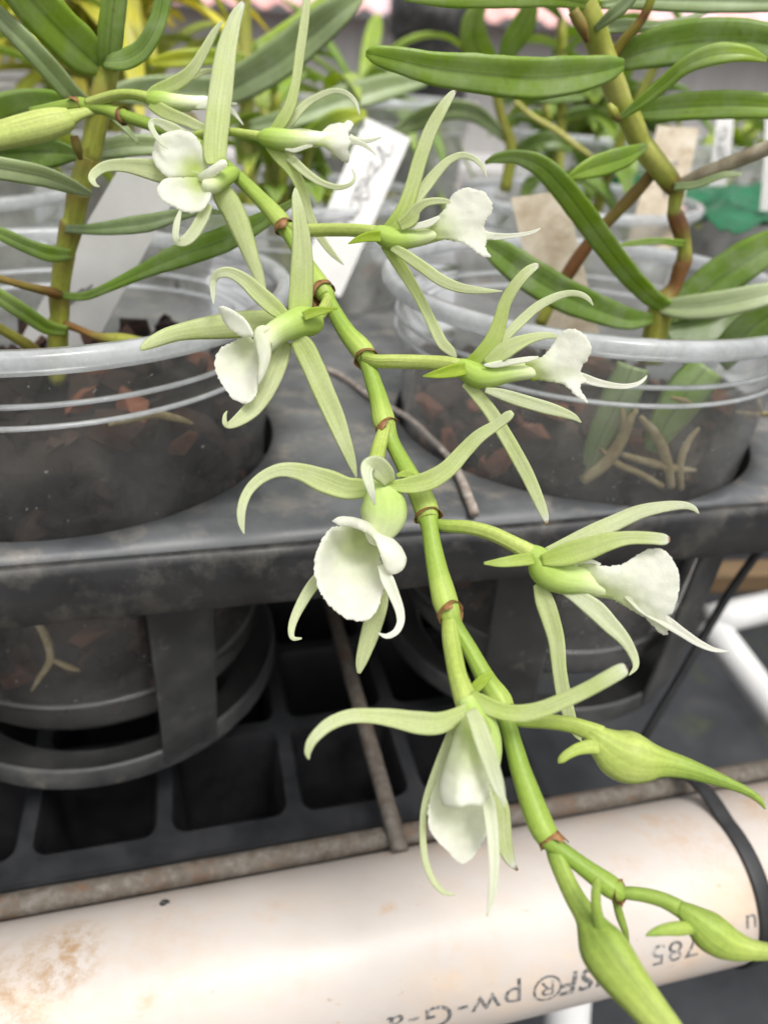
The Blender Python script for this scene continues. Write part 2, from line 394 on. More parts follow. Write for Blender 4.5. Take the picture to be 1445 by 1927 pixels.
M['old_tag'] = surf_mat('old_tag', [(.3, (.42, .33, .22)), (.55, (.60, .52, .40)), (.75, (.68, .62, .52))], scale=110., rough=.65, bump=.15, stops2=[(.4, (.30, .19, .08)), (.6, (.45, .34, .2))], scale2=120., fac2=[(.55, (0, 0, 0)), (.7, (.6,)*3)])
M['floor'] = surf_mat('floor', [(.3, (.012, .013, .016)), (.55, (.030, .033, .038)), (.8, (.07, .07, .07))], scale=7., rough=.55, bump=.5, dist=.01,
                      stops2=[(.4, (.03, .05, .012)), (.6, (.08, .10, .03))], scale2=9., fac2=[(.56, (0, 0, 0)), (.7, (.9,)*3)])
M['wood'] = surf_mat('wood', [(.3, (.10, .06, .03)), (.7, (.22, .145, .075))], scale=24., rough=.7, bump=.3, stretch=(.15, 1, 4))
M['bench'] = surf_mat('bench', [(.3, (.36, .345, .33)), (.7, (.55, .54, .525))], scale=26., rough=.75, bump=.4, stretch=(.3, 1, 1))
M['wall'] = surf_mat('wall', [(.3, (.52, .50, .47)), (.7, (.66, .63, .60))], scale=3., rough=.85, bump=.2, stretch=(6, 1, .3))
M['roof'] = surf_mat('roof', [(.3, (.80, .40, .36)), (.5, (.86, .50, .47)), (.75, (.78, .60, .66))], scale=2.2, rough=.6, bump=.1, stretch=(1, .25, .25))
M['green_plastic'] = surf_mat('green_plastic', [(.3, (.008, .09, .035)), (.7, (.018, .17, .075))], scale=40., rough=.35, bump=.5, dist=.002)
M['twig'] = surf_mat('twig', [(.3, (.20, .15, .12)), (.55, (.36, .31, .27)), (.75, (.58, .54, .50))], scale=260., rough=.85, bump=.7)

# ------------------------------------------------------------------ the flower spike
SP = [(60, 212, 20, .2115, .3), (105, 204, 24, .210, .3), (150, 197, 28, .208, .7), (165, 199, 24, .2075, .4), (195, 205, 24, .2065, .5), (228, 216, 29, .2055, .7), (240, 220, 24, .205, .4),
      (300, 240, 25, .2035, .4), (365, 266, 30, .201, .7), (378, 275, 25, .2005, .4), (440, 326, 27, .198, .45), (490, 374, 31, .196, .6), (525, 412, 37, .194, .9), (538, 432, 32, .1935, .7),
      (548, 448, 27, .1925, .35), (578, 498, 31, .190, .5), (600, 537, 43, .188, .9), (614, 556, 36, .1875, .7), (620, 570, 30, .187, .35), (650, 622, 36, .184, .45), (682, 660, 46, .182, .9), (690, 676, 38, .1815, .7),
      (694, 692, 33, .181, .35), (712, 750, 38, .178, .5), (722, 792, 47, .1755, .9), (729, 812, 38, .175, .7), (740, 838, 31, .174, .35), (765, 884, 36, .171, .5), (797, 945, 50, .1665, .9), (804, 973, 46, .166, .8),
      (808, 992, 35, .165, .35), (820, 1060, 41, .162, .5), (836, 1125, 52, .1585, .9), (845, 1155, 46, .157, .8), (856, 1178, 34, .1565, .3), (882, 1220, 33, .155, .4), (915, 1280, 41, .152, .5), (940, 1318, 50, .1505, .9),
      (950, 1345, 42, .1495, .6), (957, 1368, 35, .149, .3), (978, 1445, 42, .1455, .35), (1010, 1535, 53, .1415, .5), (1028, 1572, 50, .140, .6), (1040, 1588, 38, .1395, .25), (1072, 1612, 34, .1385, .2),
      (1112, 1642, 39, .1375, .3), (1145, 1666, 46, .1365, .4), (1162, 1678, 40, .136, .3), (1172, 1683, 26, .136, .3)]
spike = empty('orchid_flower_spike', W(60, 212, .2115), 'long green flower spike with nine white and pale green flowers across the whole picture', 'flower spike')
mb = MB()
tube(mb, [(W(x, y, t), w*.465*t/FPX, g) for x, y, w, t, g in SP], n=5, seg=18, rough=.03, sm=12)
mb.build('stem', M['stem'], spike)

def stem_t(px, py):
    return min(SP, key=lambda s: (s[0]-px)**2+(s[1]-py)**2)[3]

def bract(px, py, dx, dy, r, t, ln=14, seed=1, side=0.):
    """torn papery collar round a node; (dx,dy) points along the stem"""
    mb = MB(); rb = random.Random(seed*17); d = Vector((dx + rb.uniform(-.3, .3), dy + rb.uniform(-.3, .3))); d.normalize(); k = t/FPX; sa = rb.uniform(0, 6.28); pk = rb.uniform(.3, 1.3)
    c = W(px, py, t); T = (W(px+d.x*10, py+d.y*10, t-.0006) - c).normalized(); V = (-c).normalized()
    A = T.cross(V).normalized(); B = T.cross(A); seg = 26; vs = []; gs = []
    for i in range(seg):
        a = 2*math.pi*i/seg
        tear = .3 + pk*max(0, math.cos(a-sa))**4 + .7*noise.noise(Vector((math.cos(a)*1.7, math.sin(a)*1.7, seed*4.1))) + .35*noise.noise(Vector((i*1.7, seed*2., 0))) + side*max(0, math.cos(a))
        for j, (f, rr) in enumerate(((-.3, .97), (.15, 1.04), (max(.2, tear), 1.10 + .10*max(0, tear)), (max(.2, tear), 1.05 + .09*max(0, tear)), (.15, .99), (-.3, .92))):
            vs.append(c + T*(f*ln*k) + (A*math.cos(a) + B*math.sin(a))*(r*rr*k)); gs.append(.5)
    fs = []
    for i in range(seg):
        i2 = (i+1) % seg
        for j in range(6): fs.append((i*6+j, i2*6+j, i2*6+(j+1) % 6, i*6+(j+1) % 6))
    mb.add(vs, fs, g=gs); mb.build('bract', M['bract'], spike)

for b in [(146, 197, -1, .1, 14, 10, 1, .3), (230, 217, 1, .35, 15, 10, 2, .3), (368, 267, 1, .4, 15, 9, 3, .3), (534, 426, .5, .8, 18, 13, 4, .2), (606, 545, .5, .8, 21.5, 20, 5, .7),
          (688, 670, .45, .85, 21, 11, 6, .2), (726, 803, .35, .9, 22, 12, 7, .1), (803, 968, .3, .9, 24, 10, 8, .1), (843, 1150, .35, .9, 25, 18, 9, .1), (948, 1338, .35, .9, 23, 9, 10, .1),
          (1034, 1580, .6, .8, 23, 20, 11, .1), (1164, 1679, .9, .35, 21, 14, 12, .2)]:
    bract(*b[:5], stem_t(b[0], b[1]) - .0002, b[5], b[6], b[7])

class Fl:
    """one flower: a child of the spike; its pieces are sub-parts"""
    def __init__(s, ox, oy, sc, t, label, name='flower'):
        s.ox, s.oy, s.sc, s.t = ox, oy, sc, t; s.name = name; s.label = label; s.body = MB(); s.kids = []
    def p(s, x, y): return s.ox + x/s.sc, s.oy + y/s.sc
    def tubepts(s, pts):
        return [(W(*s.p(x, y), s.t+dt), w/s.sc/2*(s.t+dt)/FPX, g) for x, y, w, dt, g in pts]
    def core(s, pts, ribs=0, flat=1.): tube(s.body, s.tubepts(pts), n=6, seg=18, ribs=ribs, flat=flat, sm=40)
    def tubepart(s, name, pts, mat='bud', ribs=0, flat=1.):
        m = MB(); tube(m, s.tubepts(pts), n=6, seg=18, ribs=ribs, flat=flat, sm=30); s.kids.append((name, m, mat))
    def blade(s, name, pts, g=(.55, .3), dt=(0, 0), cup=.25, tw=0., th=.0006, mat='petal', vf=False, tip=False):
        m = MB(); n = len(pts)-1; out = []
        for i, q in enumerate(pts):
            x, y, w = q[:3]; f = i/n
            d = q[3] if len(q) > 3 else dt[0]*(1-f) + dt[1]*f
            tt = s.t + d
            tws = tw[0]*(1-f)+tw[1]*f if isinstance(tw, tuple) else tw
            out.append((W(*s.p(x, y), tt), w/s.sc*tt/FPX/max(.45, abs(math.cos(tws))), tws, g[0]*(1-f)**1.3 + g[1]*(1-(1-f)**1.3)))
        if tip: out[-1] = (*out[-1][:3], -.45); out[-2] = (*out[-2][:3], out[-2][3]*.5)
        ribbon(m, out, th=th, cup=cup, vfold=vf, wob=.09, seed=len(s.kids)+s.ox*.01, sm=20); s.kids.append((name, m, mat))
    def lip(s, outline, ctrl, frill=1.2, curl=0., name='lip', th=.0005, grid=6., curlw=10., join=None):
        m = MB(); sheet(m, [s.p(*q) for q in outline], s.t, [(*s.p(a, b), d, g) for a, b, d, g in ctrl], frill=frill, curl=curl, seed=len(s.kids)+s.ox*.013, th=th, grid=grid, curlw=curlw)
        s.kids.append((name, m, 'lip'))
    def done(s, mat='core'):
        o = s.body.build(s.name, M[mat], spike); o['label'] = s.label
        for n, m, mt in s.kids: m.build(n, M[mt], o)
        return o

# F1: face-on flower, top left
f = Fl(0, 0, 2.89, .1895, 'open flower showing its round white lip from the front')
f.core([(1290, 935, 40, .007, 1), (1250, 950, 85, .004, 1), (1190, 985, 100, .001, .9), (1150, 1010, 90, 0, .5), (1120, 1000, 60, .001, .25)])
f.tubepart('column', [(1235, 885, 22, -.003, 0), (1215, 892, 46, -.003, 0), (1170, 922, 50, -.0022, 0), (1135, 950, 58, -.0008, .05), (1100, 966, 50, .002, .3)], 'lip')
f.tubepart('pedicel', [(1270, 925, 30, .0085, .7), (1215, 880, 50, .009, .7), (1150, 820, 45, .011, .6), (1090, 770, 40, .0115, .6)], ribs=3)
f.blade('sepal', [(1180, 895, 110, .002), (1170, 820, 128, .002), (1190, 600, 130, .003), (1230, 300, 110, .005), (1275, 120, 72, .007), (1310, 40, 40, .008), (1332, 2, 10, .008)], g=(.75, .3), cup=.3, tip=True)
f.blade('sepal', [(1120, 985, 70, .003), (980, 965, 105, .004), (830, 925, 108, .004), (690, 900, 72, .003), (580, 905, 56, .002), (520, 940, 48, .0005), (502, 975, 40, -.001), (520, 1005, 24, -.002), (543, 1015, 8, -.0025)], g=(.6, .25), cup=.25)
f.blade('sepal', [(1185, 1010, 80, .003), (1215, 1060, 118, .004), (1270, 1150, 128, .005), (1330, 1290, 105, .007), (1370, 1400, 82, .008), (1400, 1480, 68, .009), (1425, 1560, 45, .010), (1440, 1625, 14, .010)], g=(.7, .4), cup=-.15)
f.blade('petal', [(1130, 1110, 60, .002), (1105, 1180, 66, .0015), (1060, 1260, 66, .001), (1015, 1305, 58, 0), (975, 1318, 42, -.001), (957, 1290, 36, -.002), (962, 1220, 36, -.0015), (978, 1160, 20, -.001), (985, 1140, 8, -.001)], g=(.45, .15))
f.blade('petal', [(1010, 740, 50, .001), (945, 705, 62, .0), (880, 672, 48, -.001), (832, 662, 34, -.002), (824, 690, 32, -.003), (850, 740, 30, -.0035), (885, 785, 20, -.0035), (915, 810, 6, -.0035)], g=(.4, .05))
f.lip([(985, 705), (1040, 720), (1085, 765), (1112, 830), (1130, 890), (1110, 950), (1060, 968), (980, 968), (920, 966), (875, 935), (842, 890), (830, 840), (838, 785), (865, 740), (925, 715)],
      [(985, 705, -.0004, 0), (830, 840, -.0012, 0), (870, 740, -.0014, 0), (1130, 890, .002, .05), (1100, 955, .003, .55), (1000, 966, .0015, .35), (900, 960, -.001, 0), (975, 835, .0012, 0), (1060, 800, .0016, 0), (1065, 925, .0032, .95), (1090, 905, .003, .6), (1020, 945, .002, .6)], curl=.0003)
f.lip([(1108, 962), (1138, 985), (1150, 1040), (1140, 1090), (1105, 1140), (1050, 1160), (990, 1148), (950, 1128), (900, 1105), (870, 1070), (856, 1030), (868, 1000), (910, 968), (1000, 964)],
      [(1108, 962, .003, .55), (1138, 985, .0015, .1), (1150, 1060, -.0005, 0), (1050, 1160, -.001, 0), (900, 1105, -.0025, 0), (860, 1020, -.002, 0), (930, 968, -.0005, .08), (1020, 965, .0015, .3), (1010, 1060, .0008, .02), (1080, 995, .0026, .8), (1020, 985, .0016, .45)], curl=.0003)
f.done()

# F2: small side-on flower behind, top left
f = Fl(0, 0, 2.89, .2015, 'side-on flower half hidden behind the tall pale sepal at upper left')
f.core([(800, 530, 50, 0, 1), (850, 545, 95, 0, 1), (960, 555, 80, 0, .6), (1060, 560, 70, .0005, .3), (1120, 558, 66, .001, .05), (1150, 555, 40, .001, 0)])
f.tubepart('pedicel', [(480, 560, 50, .005, .8), (560, 535, 52, .003, .9), (640, 515, 52, .001, .8), (720, 512, 52, 0, .7), (810, 530, 60, 0, .8)], ribs=3)
f.blade('sepal', [(800, 540, 40, .0), (850, 495, 60, 0), (950, 455, 70, -.001), (1040, 390, 62, -.002), (1110, 280, 50, -.003), (1170, 170, 34, -.004), (1212, 115, 8, -.004)], g=(.8, .35))
f.blade('petal', [(900, 520, 50, .002), (960, 480, 36, .002), (1040, 420, 34, .003), (1110, 390, 28, .003), (1160, 388, 24, .003), (1200, 410, 8, .003)], g=(.5, .3))
f.blade('sepal', [(820, 560, 60, -.001), (900, 610, 70, -.001), (1000, 650, 60, -.001), (1090, 690, 50, -.001), (1180, 705, 20, -.001)], g=(.8, .35))
f.blade('petal', [(860, 560, 40, .003), (930, 600, 30, .003), (1010, 600, 22, .003), (1040, 604, 8, .003)], g=(.3, .1))
f.lip([(1060, 540), (1130, 523), (1155, 535), (1160, 580), (1150, 640), (1120, 600), (1060, 590)], [(1060, 540, 0, .2), (1155, 530, 0, 0), (1150, 640, 0, 0), (1060, 590, 0, .2), (1110, 560, -.001, 0)])
f.blade('midlobe', [(1150, 560, 34), (1210, 562, 24), (1290, 564, 8)], g=(0, 0), dt=(0, .001), mat='lip')
f.blade('midlobe', [(1150, 575, 34), (1220, 570, 28), (1270, 610, 24), (1325, 680, 6)], g=(0, 0), dt=(0, .001), mat='lip')
f.done()

# F3
f = Fl(450, 0, 2.89, .193, 'side-on flower with two-tailed white lip in front of the white plant tag')
f.core([(110, 745, 50, .001, 1), (160, 750, 100, 0, 1), (240, 760, 110, 0, .9), (330, 760, 90, 0, .62), (420, 758, 80, 0, .3), (500, 755, 60, 0, .08), (560, 755, 20, 0, 0)])
f.tubepart('pedicel', [(-240, 735, 40, .007, .8), (-160, 722, 42, .005, .8), (-60, 715, 44, .003, .8), (60, 730, 46, .0015, .8), (130, 745, 56, .001, .9)], ribs=3)
f.blade('sepal', [(170, 730, 40, .002), (225, 670, 66, .001), (275, 580, 62, .000), (308, 450, 52, -.001), (332, 280, 52, -.002), (355, 120, 48, -.003), (367, 0, 40, -.004), (375, -70, 10, -.004)], g=(.8, .4))
f.blade('petal', [(220, 720, 50, .003), (290, 645, 50, .003), (360, 570, 40, .004), (440, 520, 34, .004), (520, 494, 28, .004), (590, 512, 26, .004), (635, 560, 22, .003), (656, 628, 5, .003)], g=(.5, .12))
f.blade('petal', [(240, 720, 30, .004), (330, 716, 30, .005), (420, 722, 20, .006), (470, 730, 6, .006)], g=(.4, .2))
f.blade('petal', [(220, 815, 40, .002), (280, 860, 52, .002), (360, 935, 46, .001), (440, 990, 38, 0), (530, 1018, 30, -.001), (600, 1005, 22, -.002), (628, 965, 16, -.002), (614, 918, 5, -.002)], g=(.45, .25))
f.blade('sepal', [(160, 790, 50, .001), (215, 850, 66, .002), (290, 930, 68, .003), (345, 1040, 58, .005), (380, 1160, 48, .007), (430, 1270, 44, .008), (500, 1370, 34, .009), (568, 1440, 6, .009)], g=(.8, .4))
f.lip([(400, 725), (440, 720), (490, 680), (540, 668), (570, 668), (590, 652), (620, 668), (612, 700), (596, 720), (600, 740), (640, 750), (642, 775), (610, 785), (592, 810), (600, 850), (596, 885), (565, 880), (520, 845), (470, 805), (420, 798), (380, 795), (380, 730)],
      [(380, 730, -.0005, .6), (380, 795, -.0005, .75), (480, 760, -.002, .3), (500, 680, .001, 0), (600, 660, .003, 0), (600, 885, .001, 0), (520, 845, 0, 0), (600, 760, -.0015, 0), (640, 762, -.001, 0)], curl=.0005)
f.blade('midlobe', [(600, 752, 44), (650, 764, 26), (710, 764, 22), (775, 746, 5)], g=(.05, .1), dt=(-.001, .001), mat='lip')
f.blade('midlobe', [(600, 765, 44), (650, 775, 28), (700, 800, 22), (745, 845, 5)], g=(.05, .1), dt=(-.001, -.004), mat='lip')
f.blade('callus', [(250, 812, 10), (300, 818, 22), (360, 800, 20), (400, 792, 8)], g=(.1, .1), dt=(-.001, -.001), mat='lip')
f.done()

# F4
f = Fl(450, 0, 2.89, .1865, 'side-on flower with fan-shaped white lip, highest of the three on the right side')
f.core([(720, 1262, 56, .001, .9), (770, 1275, 100, 0, 1), (830, 1300, 118, 0, 1), (900, 1302, 104, 0, .9), (990, 1288, 94, 0, .68), (1080, 1268, 84, 0, .4), (1160, 1264, 52, .001, .2), (1220, 1264, 12, .002, .05)])
f.tubepart('pedicel', [(270, 1240, 62, .0065, .7), (370, 1250, 66, .005, .85), (500, 1248, 66, .003, .8), (620, 1250, 66, .002, .8), (740, 1262, 72, .001, .9)], ribs=3)
f.blade('spur', [(770, 1285, 60, -.004), (700, 1288, 52, -.004), (640, 1305, 34, -.005), (594, 1326, 6, -.005)], g=(1, 1.1), cup=.4)
f.blade('sepal', [(790, 1260, 50, .001), (850, 1210, 84, .0), (905, 1120, 86, -.001), (945, 1000, 80, -.002), (985, 860, 78, -.003), (1040, 710, 74, -.004), (1105, 590, 60, -.005), (1155, 515, 36, -.005), (1182, 496, 8, -.005)], g=(.9, .35), tip=True)
f.blade('petal', [(920, 1170, 40, .003), (960, 1090, 56, .004), (1020, 1005, 62, .005), (1080, 930, 54, .005), (1140, 872, 42, .005), (1210, 844, 34, .005), (1275, 862, 30, .004), (1320, 905, 22, .003), (1348, 966, 5, .003)], g=(.6, .15))
f.blade('petal', [(870, 1230, 60, -.003), (930, 1190, 84, -.004), (960, 1140, 62, -.005), (1010, 1105, 44, -.006), (1070, 1093, 36, -.006), (1130, 1095, 26, -.006), (1150, 1105, 6, -.006)], g=(.7, .3))
f.blade('sepal', [(790, 1330, 50, .001), (850, 1410, 66, .002), (910, 1500, 66, .003), (980, 1620, 56, .004), (1040, 1740, 58, .005), (1100, 1860, 62, .005), (1150, 1910, 50, .005), (1180, 1946, 12, .005)], g=(.8, .4))
f.blade('petal', [(830, 1345, 40, -.001), (900, 1385, 58, -.001), (1000, 1455, 62, -.002), (1100, 1525, 62, -.003), (1200, 1565, 52, -.004), (1310, 1580, 36, -.005), (1430, 1584, 6, -.005)], g=(.6, .35))
f.lip([(1020, 1222), (1070, 1190), (1110, 1140), (1135, 1095), (1160, 1055), (1205, 1030), (1260, 1024), (1320, 1038), (1355, 1070), (1376, 1115), (1370, 1160), (1345, 1195), (1330, 1220), (1345, 1255), (1385, 1268), (1385, 1300), (1350, 1308), (1340, 1335), (1350, 1370), (1372, 1392), (1345, 1400), (1300, 1382), (1255, 1345), (1200, 1318), (1140, 1308), (1080, 1305), (1010, 1318), (1000, 1260)],
      [(1000, 1260, -.001, .85), (1010, 1318, 0, 1.), (1100, 1250, -.0024, .4), (1100, 1300, -.001, .5), (1180, 1290, -.0022, .22), (1135, 1095, -.0022, 0), (1260, 1024, -.0042, 0), (1376, 1115, -.0034, 0), (1250, 1150, -.0036, 0), (1330, 1220, -.0025, 0), (1340, 1280, -.001, .05), (1350, 1390, -.002, 0), (1255, 1345, -.003, 0)], frill=2.2, curl=-.0003)
f.blade('midlobe', [(1215, 1262, 10), (1270, 1266, 52), (1360, 1284, 42), (1450, 1285, 28), (1540, 1275, 22), (1600, 1260, 16), (1635, 1243, 5)], g=(.12, .0), dt=(-.0015, .001), mat='lip', cup=.5)
f.blade('column', [(890, 1240, 14), (960, 1232, 34), (1030, 1215, 40), (1090, 1180, 20)], g=(.1, .0), dt=(-.003, -.004), mat='lip')
f.done()

# F5: three-quarter flower left of the stem
f = Fl(350, 450, 2.89, .1715, 'flower left of the stem with its white cupped lip turned away to the left')
f.core([(715, 460, 50, .004, .95), (690, 455, 140, .002, 1), (630, 450, 168, .0, 1), (560, 475, 150, -.001, .9), (490, 510, 132, -.002, .65), (440, 555, 120, -.002, .35), (405, 600, 90, -.001, .1)])
f.tubepart('pedicel', [(700, 440, 60, .006, .8), (740, 390, 62, .010, .8), (770, 330, 60, .0155, .8), (760, 300, 60, .0165, .8)], ribs=3)
f.blade('spur', [(640, 420, 50, -.004), (690, 400, 56, -.004), (750, 388, 40, -.003), (826, 378, 8, -.003)], g=(.9, 1.), cup=.4)
f.blade('sepal', [(620, 430, 90, .0), (620, 380, 128, 0), (628, 250, 130, -.001), (632, 110, 118, -.002), (626, -30, 96, -.003), (610, -160, 66, -.004), (598, -230, 44, -.004), (595, -278, 12, -.004)], g=(.85, .35), cup=.2)
f.blade('petal', [(540, 420, 60, -.001), (480, 370, 92, -.002), (400, 300, 92, -.003), (320, 225, 74, -.004), (240, 182, 58, -.005), (175, 190, 48, -.005), (150, 230, 40, -.004), (148, 300, 26, -.004), (152, 358, 5, -.004)], g=(.75, .1), cup=.35)
f.blade('sepal', [(540, 450, 70, .002), (420, 450, 124, .003), (290, 465, 140, .003), (130, 482, 124, .003), (0, 500, 98, .002), (-100, 525, 84, .001), (-180, 560, 66, -.001), (-230, 590, 36, -.002), (-246, 605, 10, -.002)], g=(.6, .5), cup=-.2)
f.blade('sepal', [(600, 540, 80, .0), (640, 590, 118, .0), (690, 690, 122, .001), (745, 820, 118, .001), (810, 970, 108, .002), (860, 1100, 82, .002), (900, 1210, 52, .003), (928, 1300, 8, .003)], g=(.7, .5), cup=.15)
f.blade('petal', [(550, 560, 60, .003), (500, 670, 108, .003), (440, 800, 112, .002), (370, 910, 100, .001), (300, 975, 74, 0), (240, 1010, 44, -.001), (213, 1000, 30, -.002), (212, 960, 20, -.002), (225, 934, 5, -.002)], g=(.5, .35), cup=.3)
f.lip([(250, 558), (300, 535), (350, 535), (385, 560), (400, 610), (402, 680), (398, 750), (390, 820), (370, 870), (340, 892), (300, 888), (255, 868), (225, 835), (195, 790), (170, 740), (155, 690), (162, 640), (195, 590)],
      [(300, 535, .001, .15), (385, 560, .001, .3), (400, 680, -.001, .12), (390, 820, -.002, 0), (340, 892, -.002, 0), (225, 835, 0, 0), (155, 690, .001, 0), (195, 590, .002, 0), (290, 680, .004, .15), (320, 780, .002, 0), (340, 620, .004, .25)], frill=2.6, curl=-.0004)
f.lip([(178, 366), (210, 365), (255, 385), (300, 415), (340, 455), (362, 500), (372, 530), (345, 535), (300, 528), (255, 505), (215, 465), (190, 415)],
      [(178, 366, -.004, 0), (340, 455, -.003, 0), (372, 530, -.003, .05), (255, 505, -.001, 0), (260, 430, -.002, 0)], frill=.8)
f.blade('column', [(470, 480, 20, -.004), (410, 505, 74, -.005), (420, 570, 92, -.005), (428, 650, 70, -.0045), (412, 730, 44, -.004), (395, 790, 12, -.003)], g=(.25, 0), mat='lip', cup=-.5)
f.done()

# F6
f = Fl(750, 400, 2.89, .172, 'side-on flower with white fan lip and hooked tail, middle of the three on the right side')
f.core([(300, 825, 60, .001, .9), (350, 845, 105, 0, 1), (420, 885, 136, -.0005, 1), (500, 892, 122, -.0005, .95), (590, 876, 102, -.0005, .8), (690, 864, 92, -.0004, .55), (780, 862, 74, .0005, .3), (850, 866, 44, .0015, .12), (900, 872, 12, .0025, 0)])
f.tubepart('pedicel', [(-190, 790, 60, .0085, .5), (-120, 806, 70, .0065, .75), (0, 808, 74, .005, .85), (140, 812, 76, .003, .85), (260, 820, 78, .0015, .85), (330, 835, 80, .0005, .95)], ribs=3)
f.blade('spur', [(360, 850, 70, -.004), (290, 862, 72, -.005), (210, 878, 50, -.006), (130, 890, 6, -.006)], g=(1, 1.1), cup=.4)
f.blade('sepal', [(380, 815, 50, .0), (440, 780, 82, -.001), (510, 700, 92, -.002), (548, 600, 78, -.003), (575, 500, 68, -.004), (620, 415, 64, -.005), (680, 340, 58, -.006), (735, 297, 42, -.006), (768, 287, 12, -.006)], g=(.95, .45), cup=.35, tip=True)
f.blade('petal', [(550, 710, 40, .003), (600, 655, 52, .003), (670, 585, 56, .004), (750, 515, 52, .004), (840, 465, 46, .004), (920, 440, 36, .004), (985, 445, 32, .003), (1030, 470, 24, .003), (1057, 505, 6, .003)], g=(.55, .2))
f.blade('petal', [(470, 820, 50, -.003), (540, 775, 92, -.004), (620, 725, 86, -.005), (700, 690, 60, -.005), (780, 670, 40, -.004), (840, 670, 28, -.003), (876, 682, 6, -.003)], g=(.75, .35))
f.blade('sepal', [(360, 925, 50, .0), (420, 985, 68, .001), (490, 1070, 74, .001), (560, 1180, 76, .002), (630, 1300, 78, .002), (700, 1430, 74, .003), (750, 1540, 64, .003), (790, 1640, 46, .003), (808, 1700, 10, .003)], g=(.6, .5), tip=True)
f.blade('petal', [(470, 965, 30, -.001), (550, 985, 58, -.001), (660, 1020, 70, -.002), (780, 1055, 70, -.003), (880, 1085, 56, -.003), (950, 1112, 36, -.003), (992, 1142, 6, -.003)], g=(.3, .35))
f.lip([(700, 800), (770, 785), (810, 755), (840, 710), (865, 670), (890, 648), (930, 632), (980, 642), (1015, 670), (1040, 710), (1048, 750), (1030, 795), (1000, 830), (990, 862), (1020, 885), (1020, 925), (990, 938), (992, 965), (1012, 1000), (1034, 1036), (990, 1018), (950, 985), (915, 950), (870, 928), (800, 916), (720, 910), (680, 860)],
      [(680, 860, -.001, .85), (720, 910, 0, 1.), (790, 845, -.0025, .32), (790, 900, -.001, .5), (880, 915, -.0016, .2), (840, 710, -.0022, .02), (930, 632, -.0042, 0), (1048, 750, -.0034, 0), (940, 760, -.0036, 0), (990, 862, -.002, 0), (1010, 910, -.001, 0), (1034, 1036, -.002, 0), (930, 970, -.003, 0)], frill=2.4, curl=-.0003)
f.blade('midlobe', [(850, 872, 10), (910, 880, 60), (1000, 900, 52), (1080, 925, 42), (1170, 942, 32), (1240, 945, 28), (1300, 930, 22), (1335, 905, 14), (1348, 886, 5)], g=(.12, .0), dt=(-.002, .001), mat='lip', cup=.5)
f.blade('column', [(462, 830, 12), (520, 828, 34), (600, 815, 36), (700, 798, 30), (760, 785, 10)], g=(.1, .0), dt=(-.004, -.004), mat='lip')
f.done()

# F7: front flower
f = Fl(400, 800, 2.89, .160, 'flower facing the camera with a broad white scoop-shaped lip, lowest left of the stem but one')
f.core([(893, 285, 40, .004, .75), (902, 320, 110, .003, .8), (915, 370, 190, .0015, .85), (928, 430, 246, .001, .82), (928, 490, 254, .001, .7), (915, 545, 216, .001, .5), (895, 595, 150, .002, .35), (880, 630, 80, .003, .25)])
f.tubepart('pedicel', [(945, 0, 60, .014, .7), (918, 80, 74, .012, .75), (898, 160, 80, .009, .7), (885, 240, 88, .006, .7), (890, 310, 92, .004, .8)], ribs=3)
f.blade('sepal', [(900, 350, 60, .001), (820, 345, 105, .001), (720, 342, 128, .001), (600, 300, 134, .001), (480, 255, 96, .0), (370, 245, 74, -.001), (270, 285, 62, -.002), (195, 360, 54, -.003), (160, 450, 50, -.004), (158, 530, 38, -.004), (172, 592, 8, -.004)], g=(.75, .3), cup=.3)
f.blade('sepal', [(930, 330, 60, -.001), (1000, 330, 68, -.001), (1080, 325, 96, -.0), (1180, 300, 104, .0), (1280, 235, 96, .0), (1370, 140, 84, .0), (1450, 60, 74, -.001), (1540, 0, 58, -.001), (1605, -50, 54, -.002), (1630, -70, 26, -.002)], g=(.85, .45), cup=.35)
f.blade('petal', [(960, 310, 70, -.002), (930, 262, 110, -.004), (885, 222, 120, -.006), (845, 222, 84, -.009), (838, 265, 62, -.011), (852, 320, 52, -.012), (868, 380, 34, -.012), (882, 432, 8, -.011)], g=(.5, .0), cup=.3)
f.blade('petal', [(640, 780, 50, .006), (580, 830, 64, .006), (525, 900, 66, .005), (475, 985, 56, .004), (440, 1065, 46, .003), (428, 1125, 36, .002), (440, 1160, 26, .001), (486, 1160, 10, .001)], g=(.45, .25))
f.blade('sepal', [(930, 860, 60, .006), (905, 980, 96, .006), (870, 1090, 106, .006), (835, 1200, 90, .006), (808, 1290, 62, .006), (795, 1350, 22, .006)], g=(.5, .45), cup=.2)
f.lip([(650, 555), (700, 545), (760, 552), (830, 580), (880, 610), (905, 660), (915, 740), (928, 810), (932, 870), (920, 940), (890, 1010), (850, 1055), (810, 1066), (740, 1055), (690, 1030), (640, 985), (590, 920), (565, 860), (552, 790), (555, 730), (575, 665), (605, 600)],
      [(650, 555, .000, .02), (760, 552, .006, .35), (870, 620, .009, .55), (905, 700, .006, .4), (932, 870, -.001, .05), (850, 1055, -.005, 0), (740, 1055, -.0055, 0), (590, 920, -.005, 0), (552, 770, -.0035, 0), (590, 630, -.002, 0), (770, 650, .0085, .5), (760, 760, .005, .2), (740, 900, .0005, .02), (860, 850, .003, .12), (640, 800, .001, .0), (640, 900, -.0015, 0), (820, 980, -.001, 0)], frill=2.4, curl=.0006, grid=7.)
